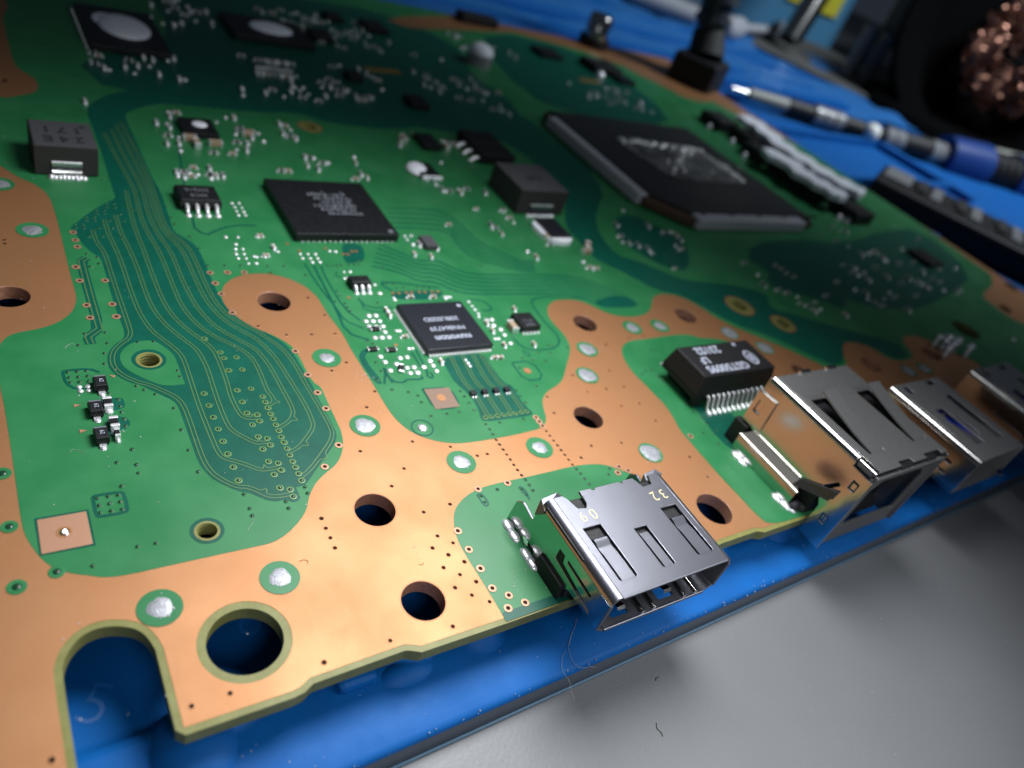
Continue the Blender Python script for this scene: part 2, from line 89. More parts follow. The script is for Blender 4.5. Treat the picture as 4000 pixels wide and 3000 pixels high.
'pads_far':[[24.38,117.08],[26.89,121.43],[28.04,121.28],[26.8,119.78],[25.81,116.99],[25.99,115.86],[25.16,113.03],[26.67,112.93],[24.53,110.34],[26.17,110.61],[25.93,108.4],[30.52,108.37],[33.2,108.4],[33.68,119.43],[36.8,117.59],[36.85,116.78],[35.62,115.53],[34.97,112.46],[36.53,112.33],[34.33,110.06],[35.76,109.91],[37.86,114.54],[35.65,121.53],[36.9,121.37],[23.94,101.62],[23.87,100.63],[24.86,101.72],[24.68,100.55],[25.68,101.65],[25.61,100.65],[26.47,103.25],[26.7,101.43],[28.72,103.35],[28.26,101.43],[28.25,100.43],[29.14,101.19],[30.04,101.29],[11.59,98.57],[15.66,122.16],[20.17,144.32],[20.86,144.33],[19.47,141.83],[20.21,141.13],[18.71,138.91],[19.17,137.42],[20.28,135.93],[20.99,135.71],[23.59,137.5],[24.67,140.77],[24.63,135.49],[25.72,138.7],[27.36,142.72],[27.63,139.35],[28.73,142.2],[28.52,136.02],[31.34,143.12],[32.48,144.04],[31.51,135.05],[32.5,135.35],[37.86,175.99],[39.37,176.78],[41.77,175.3],[41.44,171.79],[42.97,172.54],[41.37,166.58],[45.05,173.56],[44.55,166.77],[36.9,170.2],[45.93,150.5],[41.62,133.92],[41.13,131.39],[45.65,133.57],[47.42,135.3],[48.82,132.95],[50.93,135.52],[52.42,133.41],[54.2,135.4],[55.27,132.64],[57.56,135.27],[58.46,139.72],[60.3,140.25],[61.77,139.05],[64.17,140.26],[64.4,137.09],[65.61,135.81],[72.48,142.6],[44.61,108.9],[45.38,108.93],[46.15,108.92],[45.52,105.18],[46.92,107.27],[48.02,107.6],[39.22,103.89],[40.27,103.83],[53.59,110.36],[52.4,104.26],[50.73,102.56],[66.47,119.61],[64.88,116.59],[64.79,151.88],[67.09,153.27],[71.11,152.79],[72.13,150.69],[72.82,149.11],[73.5,147.53],[69.7,169.06],[68.28,184.23],[71.17,181.11],[72.59,180.28],[80.16,171.23],[87.41,174.15],[91.42,167.78],[99.1,167.71],[89.57,148.02],[91.56,143.68],[97.14,150.17],[99.74,150.26],[100.82,149.28],[102.31,149.05],[105.83,150.01],[98.44,139.42],[100.6,139.34],[101.6,137.78],[44.95,120.05],[45.57,118.87],[44.49,116.13],[45.31,115.65],[39.46,113.62],[44.19,120.76],[43.68,117.24],[39.46,116.45],[51.16,148.41],[48.71,149.24],[47.74,145.86],[46.8,142.58],[49.67,149.3],[48.67,145.9],[47.71,142.61],[50.63,149.35],[49.62,145.94],[48.63,142.64],[51.6,149.41],[50.57,145.98],[49.56,142.66],[52.58,149.46],[51.52,146.02],[50.5,142.69],[53.57,149.52],[52.49,146.06],[51.44,142.72],[54.56,149.57],[53.46,146.1],[52.4,142.75],[55.56,149.63],[54.44,146.14],[53.35,142.77],[66.13,119.06],[64.77,116.55],[69.71,121.11],[72.32,117.79],[75.55,120.23],[75.88,118.85],[77.57,119.13],[70.56,110.74],[74.18,100.18],[65.04,103.8],[65.41,102.23],[65.67,100.48],[66.78,99.98],[69.13,100.97],[68.96,99.76],[70.85,101.12],[69.08,94.38],[74.44,94.09],[74.3,91.62],[74.37,90.13],[69.19,89.24],[69.49,88.18],[52.22,83.32],[53.18,83.32],[55.63,82.37],[71.76,81.29],[72.31,79.61],[77.55,83.33],[81.09,78.09],[81.11,76.4],[82.34,76.03],[103.91,95.66],[97.79,90.14],[95.52,86.1],[94.71,84.16],[97.58,83.09],[99.04,81.86],[99.1,80.53],[105.8,89.95],[108.3,87.7],[110.44,87.95],[110.59,86.49],[110.42,85.04],[107.32,83.0],[107.49,81.61],[121.08,76.82],[120.9,72.87],[118.99,69.53],[169.27,91.17],[170.7,89.62],[172.53,89.13],[162.52,84.68],[164.9,82.71],[179.89,100.99],[165.54,79.29],[169.24,79.49],[172.39,79.95],[172.23,77.74],[186.61,81.36],[187.27,79.27],[201.44,85.7],[187.67,76.7],[186.99,74.19],[189.78,72.11],[198.38,72.33],[152.51,75.15],[152.51,72.49],[153.64,71.35],[154.8,69.43],[142.67,69.3],[156.33,64.78],[156.16,63.12],[147.64,65.12],[145.84,63.23],[147.64,60.71],[154.59,58.76],[145.63,66.47],[121.23,67.72],[122.88,66.69],[124.67,65.45],[124.09,62.56],[124.43,60.92],[126.86,61.25],[133.38,65.06],[132.08,58.99],[178.78,46.13],[58.1,181.6],[68.3,180.5],[83.4,176.8],[70.0,167.4],[63.5,176.0],[75.0,182.1],[66.7,167.3],[64.1,184.2],[62.0,175.0],[82.1,166.5],[72.8,185.0],[62.4,177.0],[81.5,168.7],[70.7,181.0],[74.7,175.4],[61.7,175.8],[66.4,175.5],[66.2,182.8],[77.5,172.3],[72.0,171.5],[68.7,173.1],[74.4,173.4],[68.9,180.4],[67.6,184.1],[61.1,180.8],[67.8,174.5],[73.8,176.5],[67.6,166.0],[58.6,180.2],[70.7,179.9],[82.8,179.7],[57.5,172.2],[72.6,170.7],[83.0,184.9],[79.8,175.4],[79.6,168.6],[64.6,175.3],[76.8,175.7],[59.8,172.9],[65.1,172.0],[60.6,174.3],[68.5,181.5],[78.3,176.4],[68.9,181.6],[80.8,179.5],[78.4,184.8],[85.8,156.0],[90.5,149.6],[100.9,153.5],[87.9,152.5],[86.4,147.7],[101.3,148.8],[97.0,153.7],[101.4,154.2],[85.1,148.7],[94.3,142.9],[95.8,151.7],[101.6,157.1],[87.6,145.7],[98.2,144.1],[89.5,151.2],[88.4,154.5],[102.1,142.5],[95.7,154.8],[67.6,137.7],[54.7,143.8],[66.5,137.0],[59.1,142.2],[65.5,136.7],[62.6,143.1],[60.8,136.6],[52.6,137.8],[64.9,135.4],[52.1,138.6],[53.0,136.5],[52.4,140.2],[63.1,139.3],[54.2,138.3],[61.4,144.4],[67.9,137.4],[138.3,165.3],[160.2,159.3],[156.5,165.9],[152.6,166.0],[138.6,156.3],[144.7,153.9],[159.9,152.5],[154.1,153.1],[146.7,158.7],[142.4,160.3],[150.8,157.1],[155.7,154.6],[142.6,157.7],[147.1,155.3],[160.0,165.2],[140.6,157.9],[143.6,159.2],[144.6,160.0],[160.1,158.1],[153.6,161.5],[156.0,153.0],[155.9,167.1],[152.5,156.6],[154.1,163.4],[36.9,162.9],[40.7,179.1],[34.1,171.9],[29.5,179.8],[38.8,172.7],[38.1,163.8],[32.7,164.9],[36.2,161.8],[39.7,169.2],[34.3,162.1],[175.9,75.1],[174.1,65.9],[179.1,64.3],[180.5,71.3],[163.3,70.2],[174.1,66.1],[181.1,68.7],[182.6,75.4],[157.2,72.3],[163.9,74.1],[171.4,69.3],[182.7,62.9],[171.8,67.2],[155.1,74.1],[172.0,76.3],[173.1,67.4],[185.5,63.9],[155.7,73.7],[165.9,67.8],[182.0,67.2],[182.4,72.3],[164.5,63.0],[114.9,190.6],[118.1,180.9],[116.0,189.8],[113.3,188.3],[112.7,190.5],[120.6,179.5],[128.6,183.3],[124.6,185.3],[111.9,180.3],[113.0,180.9],[111.1,179.6],[129.0,180.1],[120.2,180.4],[114.3,188.2]],
'caps':[[41.38,68.03],[41.36,67.06],[41.46,62.63],[45.92,70.64],[49.19,70.41],[44.0,57.51],[51.6,57.24],[52.33,57.14],[54.32,59.46],[54.23,62.46],[54.23,64.09],[51.21,80.77],[53.64,80.13],[31.58,82.52],[29.98,80.65],[69.31,89.3],[69.73,86.48],[69.1,94.25],[74.34,93.95],[61.09,89.06],[30.6,85.3],[95.97,83.78],[100.33,75.5],[60.31,66.76],[58.84,59.03],[122.91,63.38],[127.67,63.39],[146.64,61.97],[151.41,62.83],[129.63,75.78],[130.09,74.54],[130.1,72.91],[130.92,71.67],[44.15,106.15],[53.07,108.26],[53.08,103.18],[71.17,165.6],[72.51,164.78],[68.85,149.05]],
'dark_resistors':[[36.5,60.79],[38.7,60.4],[38.48,57.03],[38.32,64.47]],
'copper_marks':[[43.94,71.76],[44.79,71.7],[45.89,71.76],[46.69,71.77],[47.81,71.75],[48.66,71.7],[49.73,71.71],[50.6,71.66],[37.58,71.21],[39.78,61.37],[38.6,82.49],[34.82,81.89],[33.75,83.63],[42.14,81.75],[42.74,81.75],[40.62,81.05],[41.28,81.04]],
'pairs':[[[11.55,86.59],[11.54,84.07],[12.04,81.88],[12.08,79.51],[12.07,74.77],[12.14,71.16],[12.17,68.12],[12.17,66.85],[11.83,65.83],[11.03,65.17],[10.2,64.16],[9.8,62.94],[9.78,61.53],[10.31,60.24],[11.51,59.02],[12.25,58.66],[13.61,57.25],[14.36,56.36],[14.71,55.13],[14.75,53.01],[14.72,50.22],[14.73,47.69],[15.05,46.17],[15.75,45.01],[16.76,43.99],[17.44,43.89],[18.1,43.3],[18.94,42.32],[19.79,42.1],[20.84,42.11]],[[13.12,88.98],[13.04,86.1],[13.33,82.6],[13.45,79.0],[13.42,74.04],[13.53,70.22],[13.89,67.95],[14.28,66.52],[15.48,64.25],[16.07,62.84],[16.18,61.33],[16.09,58.46],[15.98,54.73],[16.08,50.39],[16.16,48.24],[16.6,47.55],[17.29,47.09],[18.15,46.45],[18.81,45.78],[19.35,45.46],[20.19,45.45],[20.85,45.52]],[[14.55,90.12],[14.4,86.13],[14.74,82.34],[14.9,78.49],[14.82,73.52],[15.01,70.3],[15.65,67.77],[16.64,65.47],[17.7,63.58],[17.97,61.83],[18.04,59.77],[17.94,57.98],[17.81,55.24],[17.83,51.92],[18.1,50.91],[18.8,49.97],[19.71,48.91],[20.34,48.85],[20.83,48.82]],[[16.74,96.21],[16.34,91.59],[16.12,86.69],[16.21,82.34],[16.16,77.52],[16.22,72.34],[16.58,69.54],[17.43,66.98],[18.75,64.63],[19.4,62.98],[19.45,60.87],[19.38,57.93],[19.14,55.69],[19.29,52.95],[19.79,52.35],[20.65,52.18],[20.83,52.23]],[[16.71,112.57],[17.07,105.7],[17.83,96.31],[17.3,91.08],[17.31,86.19],[17.87,81.82],[17.85,74.45],[17.94,70.91],[18.57,67.89],[19.78,65.51],[21.36,63.72],[22.52,62.19],[23.0,60.37],[22.87,56.66],[22.84,55.94],[23.12,54.73],[22.89,53.98],[22.13,53.77]],[[17.8,113.86],[18.09,105.85],[18.81,96.39],[18.23,91.13],[18.35,86.21],[19.14,81.81],[19.07,77.89],[19.15,73.7],[19.52,69.92],[20.48,66.87],[22.09,64.64],[23.65,62.64],[23.97,61.21],[24.24,59.61],[24.34,57.14],[24.47,54.67],[24.5,52.9],[24.31,52.07],[23.57,51.11],[22.27,50.46]],[[18.66,115.52],[19.09,106.67],[19.51,96.45],[19.05,91.17],[19.13,86.22],[20.39,82.82],[20.51,79.79],[20.55,75.46],[20.71,71.35],[21.62,68.02],[22.95,65.99],[24.18,64.5],[24.98,62.07],[25.36,60.03],[25.62,56.93],[25.94,53.07],[25.84,50.66],[25.59,49.78],[24.22,48.34],[23.39,47.55],[22.3,47.14]],[[19.48,116.82],[19.99,106.81],[20.07,96.49],[19.73,91.2],[19.66,86.23],[21.3,83.34],[21.43,79.28],[21.42,75.89],[21.49,71.97],[22.2,68.82],[23.47,66.99],[24.56,65.82],[25.38,64.26],[26.25,62.92],[26.81,60.62],[26.98,58.44],[26.98,56.53],[27.21,52.84],[27.31,49.69],[27.19,48.7],[26.63,47.66],[25.06,46.08],[23.52,44.58],[22.32,43.83]]],
'pairs_small':[[[45.91,58.91],[45.2,53.8],[45.56,52.1],[45.32,47.67]],[[47.57,58.92],[46.68,53.56],[47.11,51.84],[46.84,47.57]],[[49.04,58.84],[48.18,53.32],[48.77,51.88],[48.45,47.55]],[[50.22,58.8],[49.56,53.1],[50.33,51.83],[50.18,47.63]]],
'small_channel':[[10.14,80.71],[9.48,80.03],[9.44,74.92],[9.46,67.72],[8.27,66.52],[8.36,65.4]],
'ribbons':[[[[5.69,45.69],[5.96,45.82],[7.72,45.75],[7.93,45.5],[7.95,43.83],[7.73,43.52],[5.87,43.53],[5.66,43.77],[5.69,45.69]],0.28],[[[7.6,59.01],[6.28,58.93],[5.56,59.83],[5.48,61.48],[5.7,61.71],[7.69,61.7],[8.47,61.03]],0.28],[[[34.53,78.95],[34.55,76.32],[34.69,73.26],[35.26,69.07],[35.26,66.73],[37.08,64.94]],0.22],[[[36.49,78.37],[36.18,75.73],[36.13,69.0],[37.27,66.54]],0.22],[[[35.57,78.39],[35.39,75.25],[35.11,69.08],[34.63,64.3],[36.92,62.71]],0.3],[[[38.74,71.0],[39.18,69.0],[42.57,68.72]],0.22],[[[38.95,70.74],[38.6,68.32],[42.1,67.65]],0.18],[[[35.56,54.97],[36.74,57.39],[36.47,57.43],[36.56,54.98]],0.3],[[[36.47,57.43],[36.64,55.17],[37.91,54.77],[38.43,55.29],[40.37,54.98],[40.5,55.58]],0.25],[[[41.96,60.31],[41.86,59.44],[41.58,56.25],[41.12,55.28],[41.73,54.98],[41.97,55.77],[41.78,56.01]],0.25],[[[41.18,59.97],[41.19,58.66],[41.1,57.17]],0.25],[[[74.84,68.52],[68.49,69.39],[65.16,69.18],[64.01,67.85],[63.64,62.97],[64.04,60.05],[62.16,58.0],[58.43,57.93],[56.78,58.92],[56.64,61.14]],0.25],[[[53.64,56.15],[56.66,56.03],[56.54,52.54],[53.46,52.65],[53.58,56.04]],0.22],[[[39.55,53.42],[43.02,53.18],[42.8,49.79],[39.49,49.91],[39.55,53.42]],0.2],[[[56.63,58.21],[57.3,57.65],[56.91,56.87],[56.34,57.3],[56.63,58.21]],0.15],[[[38.22,37.55],[38.59,37.61],[38.82,37.39],[38.89,36.29],[38.58,35.99],[38.26,36.15],[38.22,37.55]],0.2],[[[43.46,36.04],[43.17,37.24],[43.52,37.32],[43.68,36.62],[43.46,35.56]],0.25],[[[51.41,72.57],[43.62,74.6],[43.17,73.56],[44.14,72.32]],0.3],[[[54.69,69.63],[56.55,69.23],[57.14,67.56],[56.34,66.82],[55.22,67.18]],0.25],[[[27.82,122.69],[22.74,87.94],[23.97,85.49],[25.23,86.61],[27.77,88.09],[30.98,88.18]],0.3],[[[38.19,76.97],[37.59,76.2],[38.33,75.64]],0.15],[[[43.59,78.17],[46.91,76.66],[48.86,74.35],[51.55,73.95],[53.1,71.92],[55.33,70.82],[62.27,70.52],[68.33,70.14],[73.02,69.84],[75.77,67.25],[77.77,67.4]],0.32],[[[44.22,79.22],[47.33,77.61],[49.29,75.29],[52.06,74.99],[53.63,72.95],[55.83,71.74],[62.8,71.42],[68.94,71.06],[73.64,70.72],[76.93,67.85],[78.88,67.44]],0.32],[[[44.86,80.3],[47.76,78.58],[49.74,76.23],[52.59,76.06],[54.17,73.99],[56.33,72.67],[63.35,72.33],[69.55,71.99],[74.26,71.62],[78.1,68.46],[80.01,67.47]],0.32],[[[45.52,81.4],[48.2,79.56],[50.19,77.19],[53.12,77.14],[54.72,75.05],[56.84,73.62],[63.91,73.25],[70.17,72.94],[74.9,72.53],[79.3,69.08],[81.15,67.51]],0.32],[[[46.19,82.52],[48.64,80.56],[50.65,78.17],[53.67,78.24],[55.27,76.13],[57.36,74.58],[64.47,74.19],[70.8,73.91],[75.54,73.46],[80.52,69.71],[82.31,67.54]],0.32],[[[46.87,83.66],[49.09,81.57],[51.11,79.16],[54.22,79.37],[55.84,77.23],[57.89,75.56],[65.04,75.15],[71.45,74.89],[76.2,74.4],[81.77,70.36],[83.48,67.58]],0.32],[[[52.38,93.88],[60.14,93.95],[62.66,93.0],[63.68,89.14],[63.94,84.03],[67.99,80.06],[68.53,78.76],[71.63,78.69]],0.28],[[[52.08,92.42],[59.4,92.42],[62.06,91.47],[62.72,87.66],[63.06,82.93],[67.51,79.26],[68.12,78.09],[71.2,78.02]],0.28],[[[51.79,90.98],[58.67,90.92],[61.48,89.98],[61.79,86.22],[62.2,81.84],[67.03,78.46],[67.72,77.44],[70.78,77.35]],0.28],[[[51.5,89.57],[57.96,89.45],[60.91,88.51],[60.87,84.81],[61.36,80.77],[66.56,77.67],[67.32,76.78],[70.36,76.69]],0.28],[[[51.21,88.19],[57.26,88.01],[60.35,87.07],[59.98,83.43],[60.53,79.73],[66.09,76.89],[66.93,76.14],[69.94,76.04]],0.28]],
'square_left':[[1.73,44.31],[5.04,44.31],[5.04,40.99],[1.68,40.98]],
'square_left_gap':[[1.56,44.54],[5.23,44.5],[5.21,40.82],[1.56,40.87]],
'square_left_hole':[[3.33,42.64,0.63]],
'square_mid':[[39.71,53.29],[42.88,53.08],[42.65,49.86],[39.6,49.96]],
'square_mid_dot':[[41.13,51.62,0.54]],
'fiducial':[[54.9,54.33,0.52]],
'triangles':[[[5.8,56.95],[6.35,56.74],[5.8,56.53]],[[5.81,53.63],[6.39,53.39],[5.8,53.18]],[[9.17,60.5],[9.73,60.33],[9.53,60.02]]],
'inductor2':[[76.42,103.37,4.0],[87.15,102.98,4.0],[86.49,93.58,4.0],[76.11,92.78,4.0]],
'apu_top':[[111.1,135.9,3.0],[164.1,139.0,3.0],[158.7,90.8,3.0],[112.4,90.4,3.0]],
'apu_die':[[123.2,123.8,3.2],[147.9,123.0,3.2],[149.7,105.8,3.2],[122.3,105.5,3.2]],
'apu_barL':[[110.9,133.7,2.0],[106.7,128.6,2.0],[114.1,97.1,2.0],[108.8,94.0,2.0]],
'apu_barF':[[118.3,91.3,2.0],[114.3,87.0,2.0],[156.3,91.2,2.0],[150.3,86.2,2.0]],
'glue_chip':[[77.9,90.0,0.8],[82.2,89.8,0.8],[82.5,83.5,0.8],[77.3,84.2,0.8],[76.9,87.8,0.8],[77.2,82.2,0.8]],
'blackpkg':[[79.6,121.2,2.0],[86.3,122.5,2.0],[87.0,111.8,2.0],[79.1,111.2,2.0]],
'blackpkg2':[[69.9,120.5,1.0],[73.2,120.2,1.0],[72.3,115.8,1.0],[68.9,114.8,1.0]],
'greychip':[[54.3,84.6,0.8],[55.3,84.3,0.8],[55.1,81.7,0.8],[53.5,81.7,0.8]],
'whitechip':[[63.1,108.6,0.8],[66.0,109.0,0.8],[67.3,104.2,0.8],[63.5,103.8,0.8],[66.8,107.9,0.8]],
}

# ------------------------------------------------------------------ materials
MATS = {}
def mat(name, col, rough=0.5, metal=0.0, col2=None, nscale=3.0, bump=0.0, bscale=30.0, stretch=None, rvar=0.0, spec=0.5, coat=0.0, weave=0.0, trans=0.0, emit=None, detail=4.0, lo=0.35, hi=0.65):
    m = bpy.data.materials.new(name)
    m.use_nodes = True
    nt = m.node_tree
    p = nt.nodes['Principled BSDF']
    p.inputs['Roughness'].default_value = rough
    p.inputs['Metallic'].default_value = metal
    p.inputs['Specular IOR Level'].default_value = spec
    p.inputs['Coat Weight'].default_value = coat
    p.inputs['Coat Roughness'].default_value = 0.15
    p.inputs['Transmission Weight'].default_value = trans
    p.inputs['Base Color'].default_value = (*col, 1)
    tc = nt.nodes.new('ShaderNodeTexCoord')
    vec = tc.outputs['Object']
    if stretch:
        mp = nt.nodes.new('ShaderNodeMapping')
        mp.inputs['Scale'].default_value = stretch
        nt.links.new(vec, mp.inputs['Vector'])
        vec = mp.outputs['Vector']
    if col2 is not None or rvar:
        n = nt.nodes.new('ShaderNodeTexNoise')
        n.inputs['Scale'].default_value = nscale
        n.inputs['Detail'].default_value = detail
        nt.links.new(vec, n.inputs['Vector'])
        r = nt.nodes.new('ShaderNodeMapRange')
        r.inputs['From Min'].default_value = lo
        r.inputs['From Max'].default_value = hi
        nt.links.new(n.outputs['Fac'], r.inputs['Value'])
        if col2 is not None:
            x = nt.nodes.new('ShaderNodeMix')
            x.data_type = 'RGBA'
            x.inputs['A'].default_value = (*col, 1)
            x.inputs['B'].default_value = (*col2, 1)
            nt.links.new(r.outputs['Result'], x.inputs['Factor'])
            nt.links.new(x.outputs['Result'], p.inputs['Base Color'])
        if rvar:
            q = nt.nodes.new('ShaderNodeMapRange')
            q.inputs['To Min'].default_value = max(0.02, rough - rvar)
            q.inputs['To Max'].default_value = rough + rvar
            nt.links.new(r.outputs['Result'], q.inputs['Value'])
            nt.links.new(q.outputs['Result'], p.inputs['Roughness'])
    h = None
    if weave:
        ws = []
        for ax in ('X', 'Y'):
            wv = nt.nodes.new('ShaderNodeTexWave')
            wv.bands_direction = ax
            wv.inputs['Scale'].default_value = 1.7
            wv.inputs['Distortion'].default_value = 3.5
            wv.inputs['Detail'].default_value = 2.0
            wv.inputs['Detail Scale'].default_value = 2.0
            nt.links.new(tc.outputs['Object'], wv.inputs['Vector'])
            ws.append(wv)
        mm_ = nt.nodes.new('ShaderNodeMath')
        mm_.operation = 'MULTIPLY'
        nt.links.new(ws[0].outputs['Fac'], mm_.inputs[0])
        nt.links.new(ws[1].outputs['Fac'], mm_.inputs[1])
        h = mm_.outputs[0]
        x2 = nt.nodes.new('ShaderNodeMix')
        x2.data_type = 'RGBA'
        x2.blend_type = 'MULTIPLY'
        sc = nt.nodes.new('ShaderNodeMapRange')
        sc.inputs['To Min'].default_value = 1.0 - weave
        sc.inputs['To Max'].default_value = 1.15
        nt.links.new(h, sc.inputs['Value'])
        src = p.inputs['Base Color'].links[0].from_socket if p.inputs['Base Color'].links else None
        x2.inputs['Factor'].default_value = 1.0
        if src:
            nt.links.new(src, x2.inputs['A'])
        else:
            x2.inputs['A'].default_value = (*col, 1)
        nt.links.new(sc.outputs['Result'], x2.inputs['B'])
        nt.links.new(x2.outputs['Result'], p.inputs['Base Color'])
    if bump:
        b = nt.nodes.new('ShaderNodeBump')
        b.inputs['Strength'].default_value = bump
        b.inputs['Distance'].default_value = 0.05
        n2 = nt.nodes.new('ShaderNodeTexNoise')
        n2.inputs['Scale'].default_value = bscale
        n2.inputs['Detail'].default_value = 3.0
        nt.links.new(vec, n2.inputs['Vector'])
        nt.links.new(n2.outputs['Fac'], b.inputs['Height'])
        nt.links.new(b.outputs['Normal'], p.inputs['Normal'])
    MATS[name] = m
    return m
GREEN = mat('green_solder_mask', (0.017, 0.152, 0.050), 0.44, col2=(0.026, 0.178, 0.063), nscale=0.18, bump=0.10, bscale=6.0, rvar=0.05, spec=0.36)
TEAL = mat('teal_solder_mask', (0.001, 0.078, 0.050), 0.42, col2=(0.002, 0.092, 0.060), nscale=0.5, weave=0.18, bump=0.12, bscale=5.0, spec=0.28)
TRACE = mat('mask_over_trace', (0.075, 0.165, 0.055), 0.4)
COPPER = mat('bare_copper', (0.415, 0.202, 0.090), 0.49, 0.58, col2=(0.375, 0.170, 0.070), nscale=0.15, bump=0.4, bscale=20.0, rvar=0.06, spec=0.6, detail=9.0, lo=.3, hi=.75)
COPPAD = mat('copper_pad', (0.44, 0.24, 0.15), 0.5, 0.4, bump=0.12, bscale=20)
PLATING = mat('brown_plating', (0.40, 0.20, 0.125), 0.45, 0.1, col2=(0.25, 0.115, 0.07), nscale=2.0, bump=0.35, bscale=3.0, stretch=(1, 1, 6))
FR4 = mat('fr4_laminate', (0.165, 0.165, 0.042), 0.5, col2=(0.20, 0.20, 0.062), nscale=0.7, bump=0.4, bscale=3.0, spec=0.4)
SOLDER = mat('solder', (0.84, 0.85, 0.88), 0.34, 0.75, bump=0.5, bscale=5.0, rvar=0.08, nscale=4)
SOLDERM = mat('matte_solder', (0.40, 0.41, 0.44), 0.5, 0.5, col2=(0.27, 0.28, 0.31), nscale=3.0, bump=0.8, bscale=7.0)
PADW = mat('bright_pad', (0.80, 0.81, 0.83), 0.36, 0.6, bump=0.3, bscale=4)
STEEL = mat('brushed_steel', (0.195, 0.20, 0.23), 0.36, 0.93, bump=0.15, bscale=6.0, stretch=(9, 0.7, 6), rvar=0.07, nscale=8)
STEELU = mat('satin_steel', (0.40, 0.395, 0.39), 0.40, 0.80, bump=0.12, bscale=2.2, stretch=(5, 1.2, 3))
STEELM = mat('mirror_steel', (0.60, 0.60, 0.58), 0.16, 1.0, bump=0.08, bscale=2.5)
STEELD = mat('dull_steel', (0.25, 0.247, 0.244), 0.42, 0.84, bump=0.16, bscale=2.2, stretch=(5, 1.2, 3), rvar=0.06, nscale=2.5)
BLACK = mat('black_epoxy', (0.007, 0.0075, 0.009), 0.45, bump=0.18, bscale=22.0, rvar=0.06, nscale=2, spec=0.4)
BLACKB = mat('slate_epoxy', (0.011, 0.012, 0.018), 0.38, bump=0.12, bscale=25.0)
BLACKP = mat('black_plastic', (0.007, 0.007, 0.008), 0.55, bump=0.3, bscale=3.0, rvar=0.1, spec=0.4)
FERRITE = mat('grey_ferrite', (0.062, 0.062, 0.07), 0.62, bump=0.5, bscale=9.0, col2=(0.048, 0.048, 0.054), nscale=3)
DARKFER = mat('dark_ferrite', (0.022, 0.022, 0.021), 0.7, bump=0.5, bscale=9.0)
PRINTW = mat('white_print', (0.36, 0.39, 0.48), 0.7)
PRINTG = mat('grey_print', (0.13, 0.14, 0.165), 0.7)
PRINTD = mat('dark_print', (0.012, 0.012, 0.014), 0.8)
PRINTY = mat('laser_print', (0.75, 0.66, 0.34), 0.6)
PASTE = mat('thermal_paste', (0.90, 0.92, 0.97), 0.5, bump=0.5, bscale=0.9, col2=(0.82, 0.85, 0.93), nscale=0.5)
STIFF = mat('stiffener_grey', (0.40, 0.41, 0.45), 0.6, bump=0.3, bscale=6)
APUB = mat('apu_black', (0.010, 0.0105, 0.012), 0.6, bump=0.8, bscale=1.4, rvar=0.1)
SUBST = mat('brown_substrate', (0.06, 0.028, 0.014), 0.6)
LIQUID = mat('liquid_metal', (0.78, 0.77, 0.76), 0.42, 0.5, col2=(0.34, 0.335, 0.33), nscale=0.5, bump=0.8, bscale=0.8)
CERAM = mat('capacitor_ceramic', (0.34, 0.25, 0.17), 0.5)
BLUEP = mat('blue_plastic', (0.008, 0.03, 0.42), 0.4)
MATB = mat('blue_silicone', (0.001, 0.100, 0.36), 0.58, col2=(0.001, 0.087, 0.32), nscale=0.25, bump=0.28, bscale=3.5, rvar=0.05, spec=0.22)
MATS_ = mat('grey_silicone_edge', (0.075, 0.09, 0.115), 0.55, bump=0.4, bscale=4)
DESK = mat('grey_desk', (0.155, 0.16, 0.168), 0.52, col2=(0.135, 0.14, 0.148), nscale=0.05, bump=0.6, bscale=2.6, rvar=0.06, spec=0.5)
DUST = mat('dust', (0.34, 0.35, 0.37), 0.8)
HAIR = mat('dark_fibre', (0.02, 0.016, 0.014), 0.6)
WOOLC = mat('copper_wool', (0.44, 0.22, 0.155), 0.34, 0.9)
NAVY = mat('navy_plastic', (0.012, 0.045, 0.20), 0.35)
PEARL = mat('white_bead', (0.85, 0.86, 0.80), 0.3)
CLEAR = mat('grey_clear_plastic', (0.22, 0.225, 0.23), 0.2, spec=0.8)
OFFWHITE = mat('off_white_plastic', (0.26, 0.265, 0.23), 0.5)
COTTON = mat('cotton', (0.30, 0.31, 0.34), 0.9, bump=0.8, bscale=0.6)
BINBLUE = mat('light_blue_plastic', (0.05, 0.19, 0.34), 0.5)
YELLOW = mat('yellow_label', (0.50, 0.46, 0.02), 0.6)
GREYCL = mat('grey_cloth', (0.085, 0.085, 0.08), 0.9, bump=1.0, bscale=0.5, col2=(0.06, 0.06, 0.055), nscale=0.1)
GOLD = mat('gold_finish', (0.45, 0.27, 0.05), 0.45, 0.6)
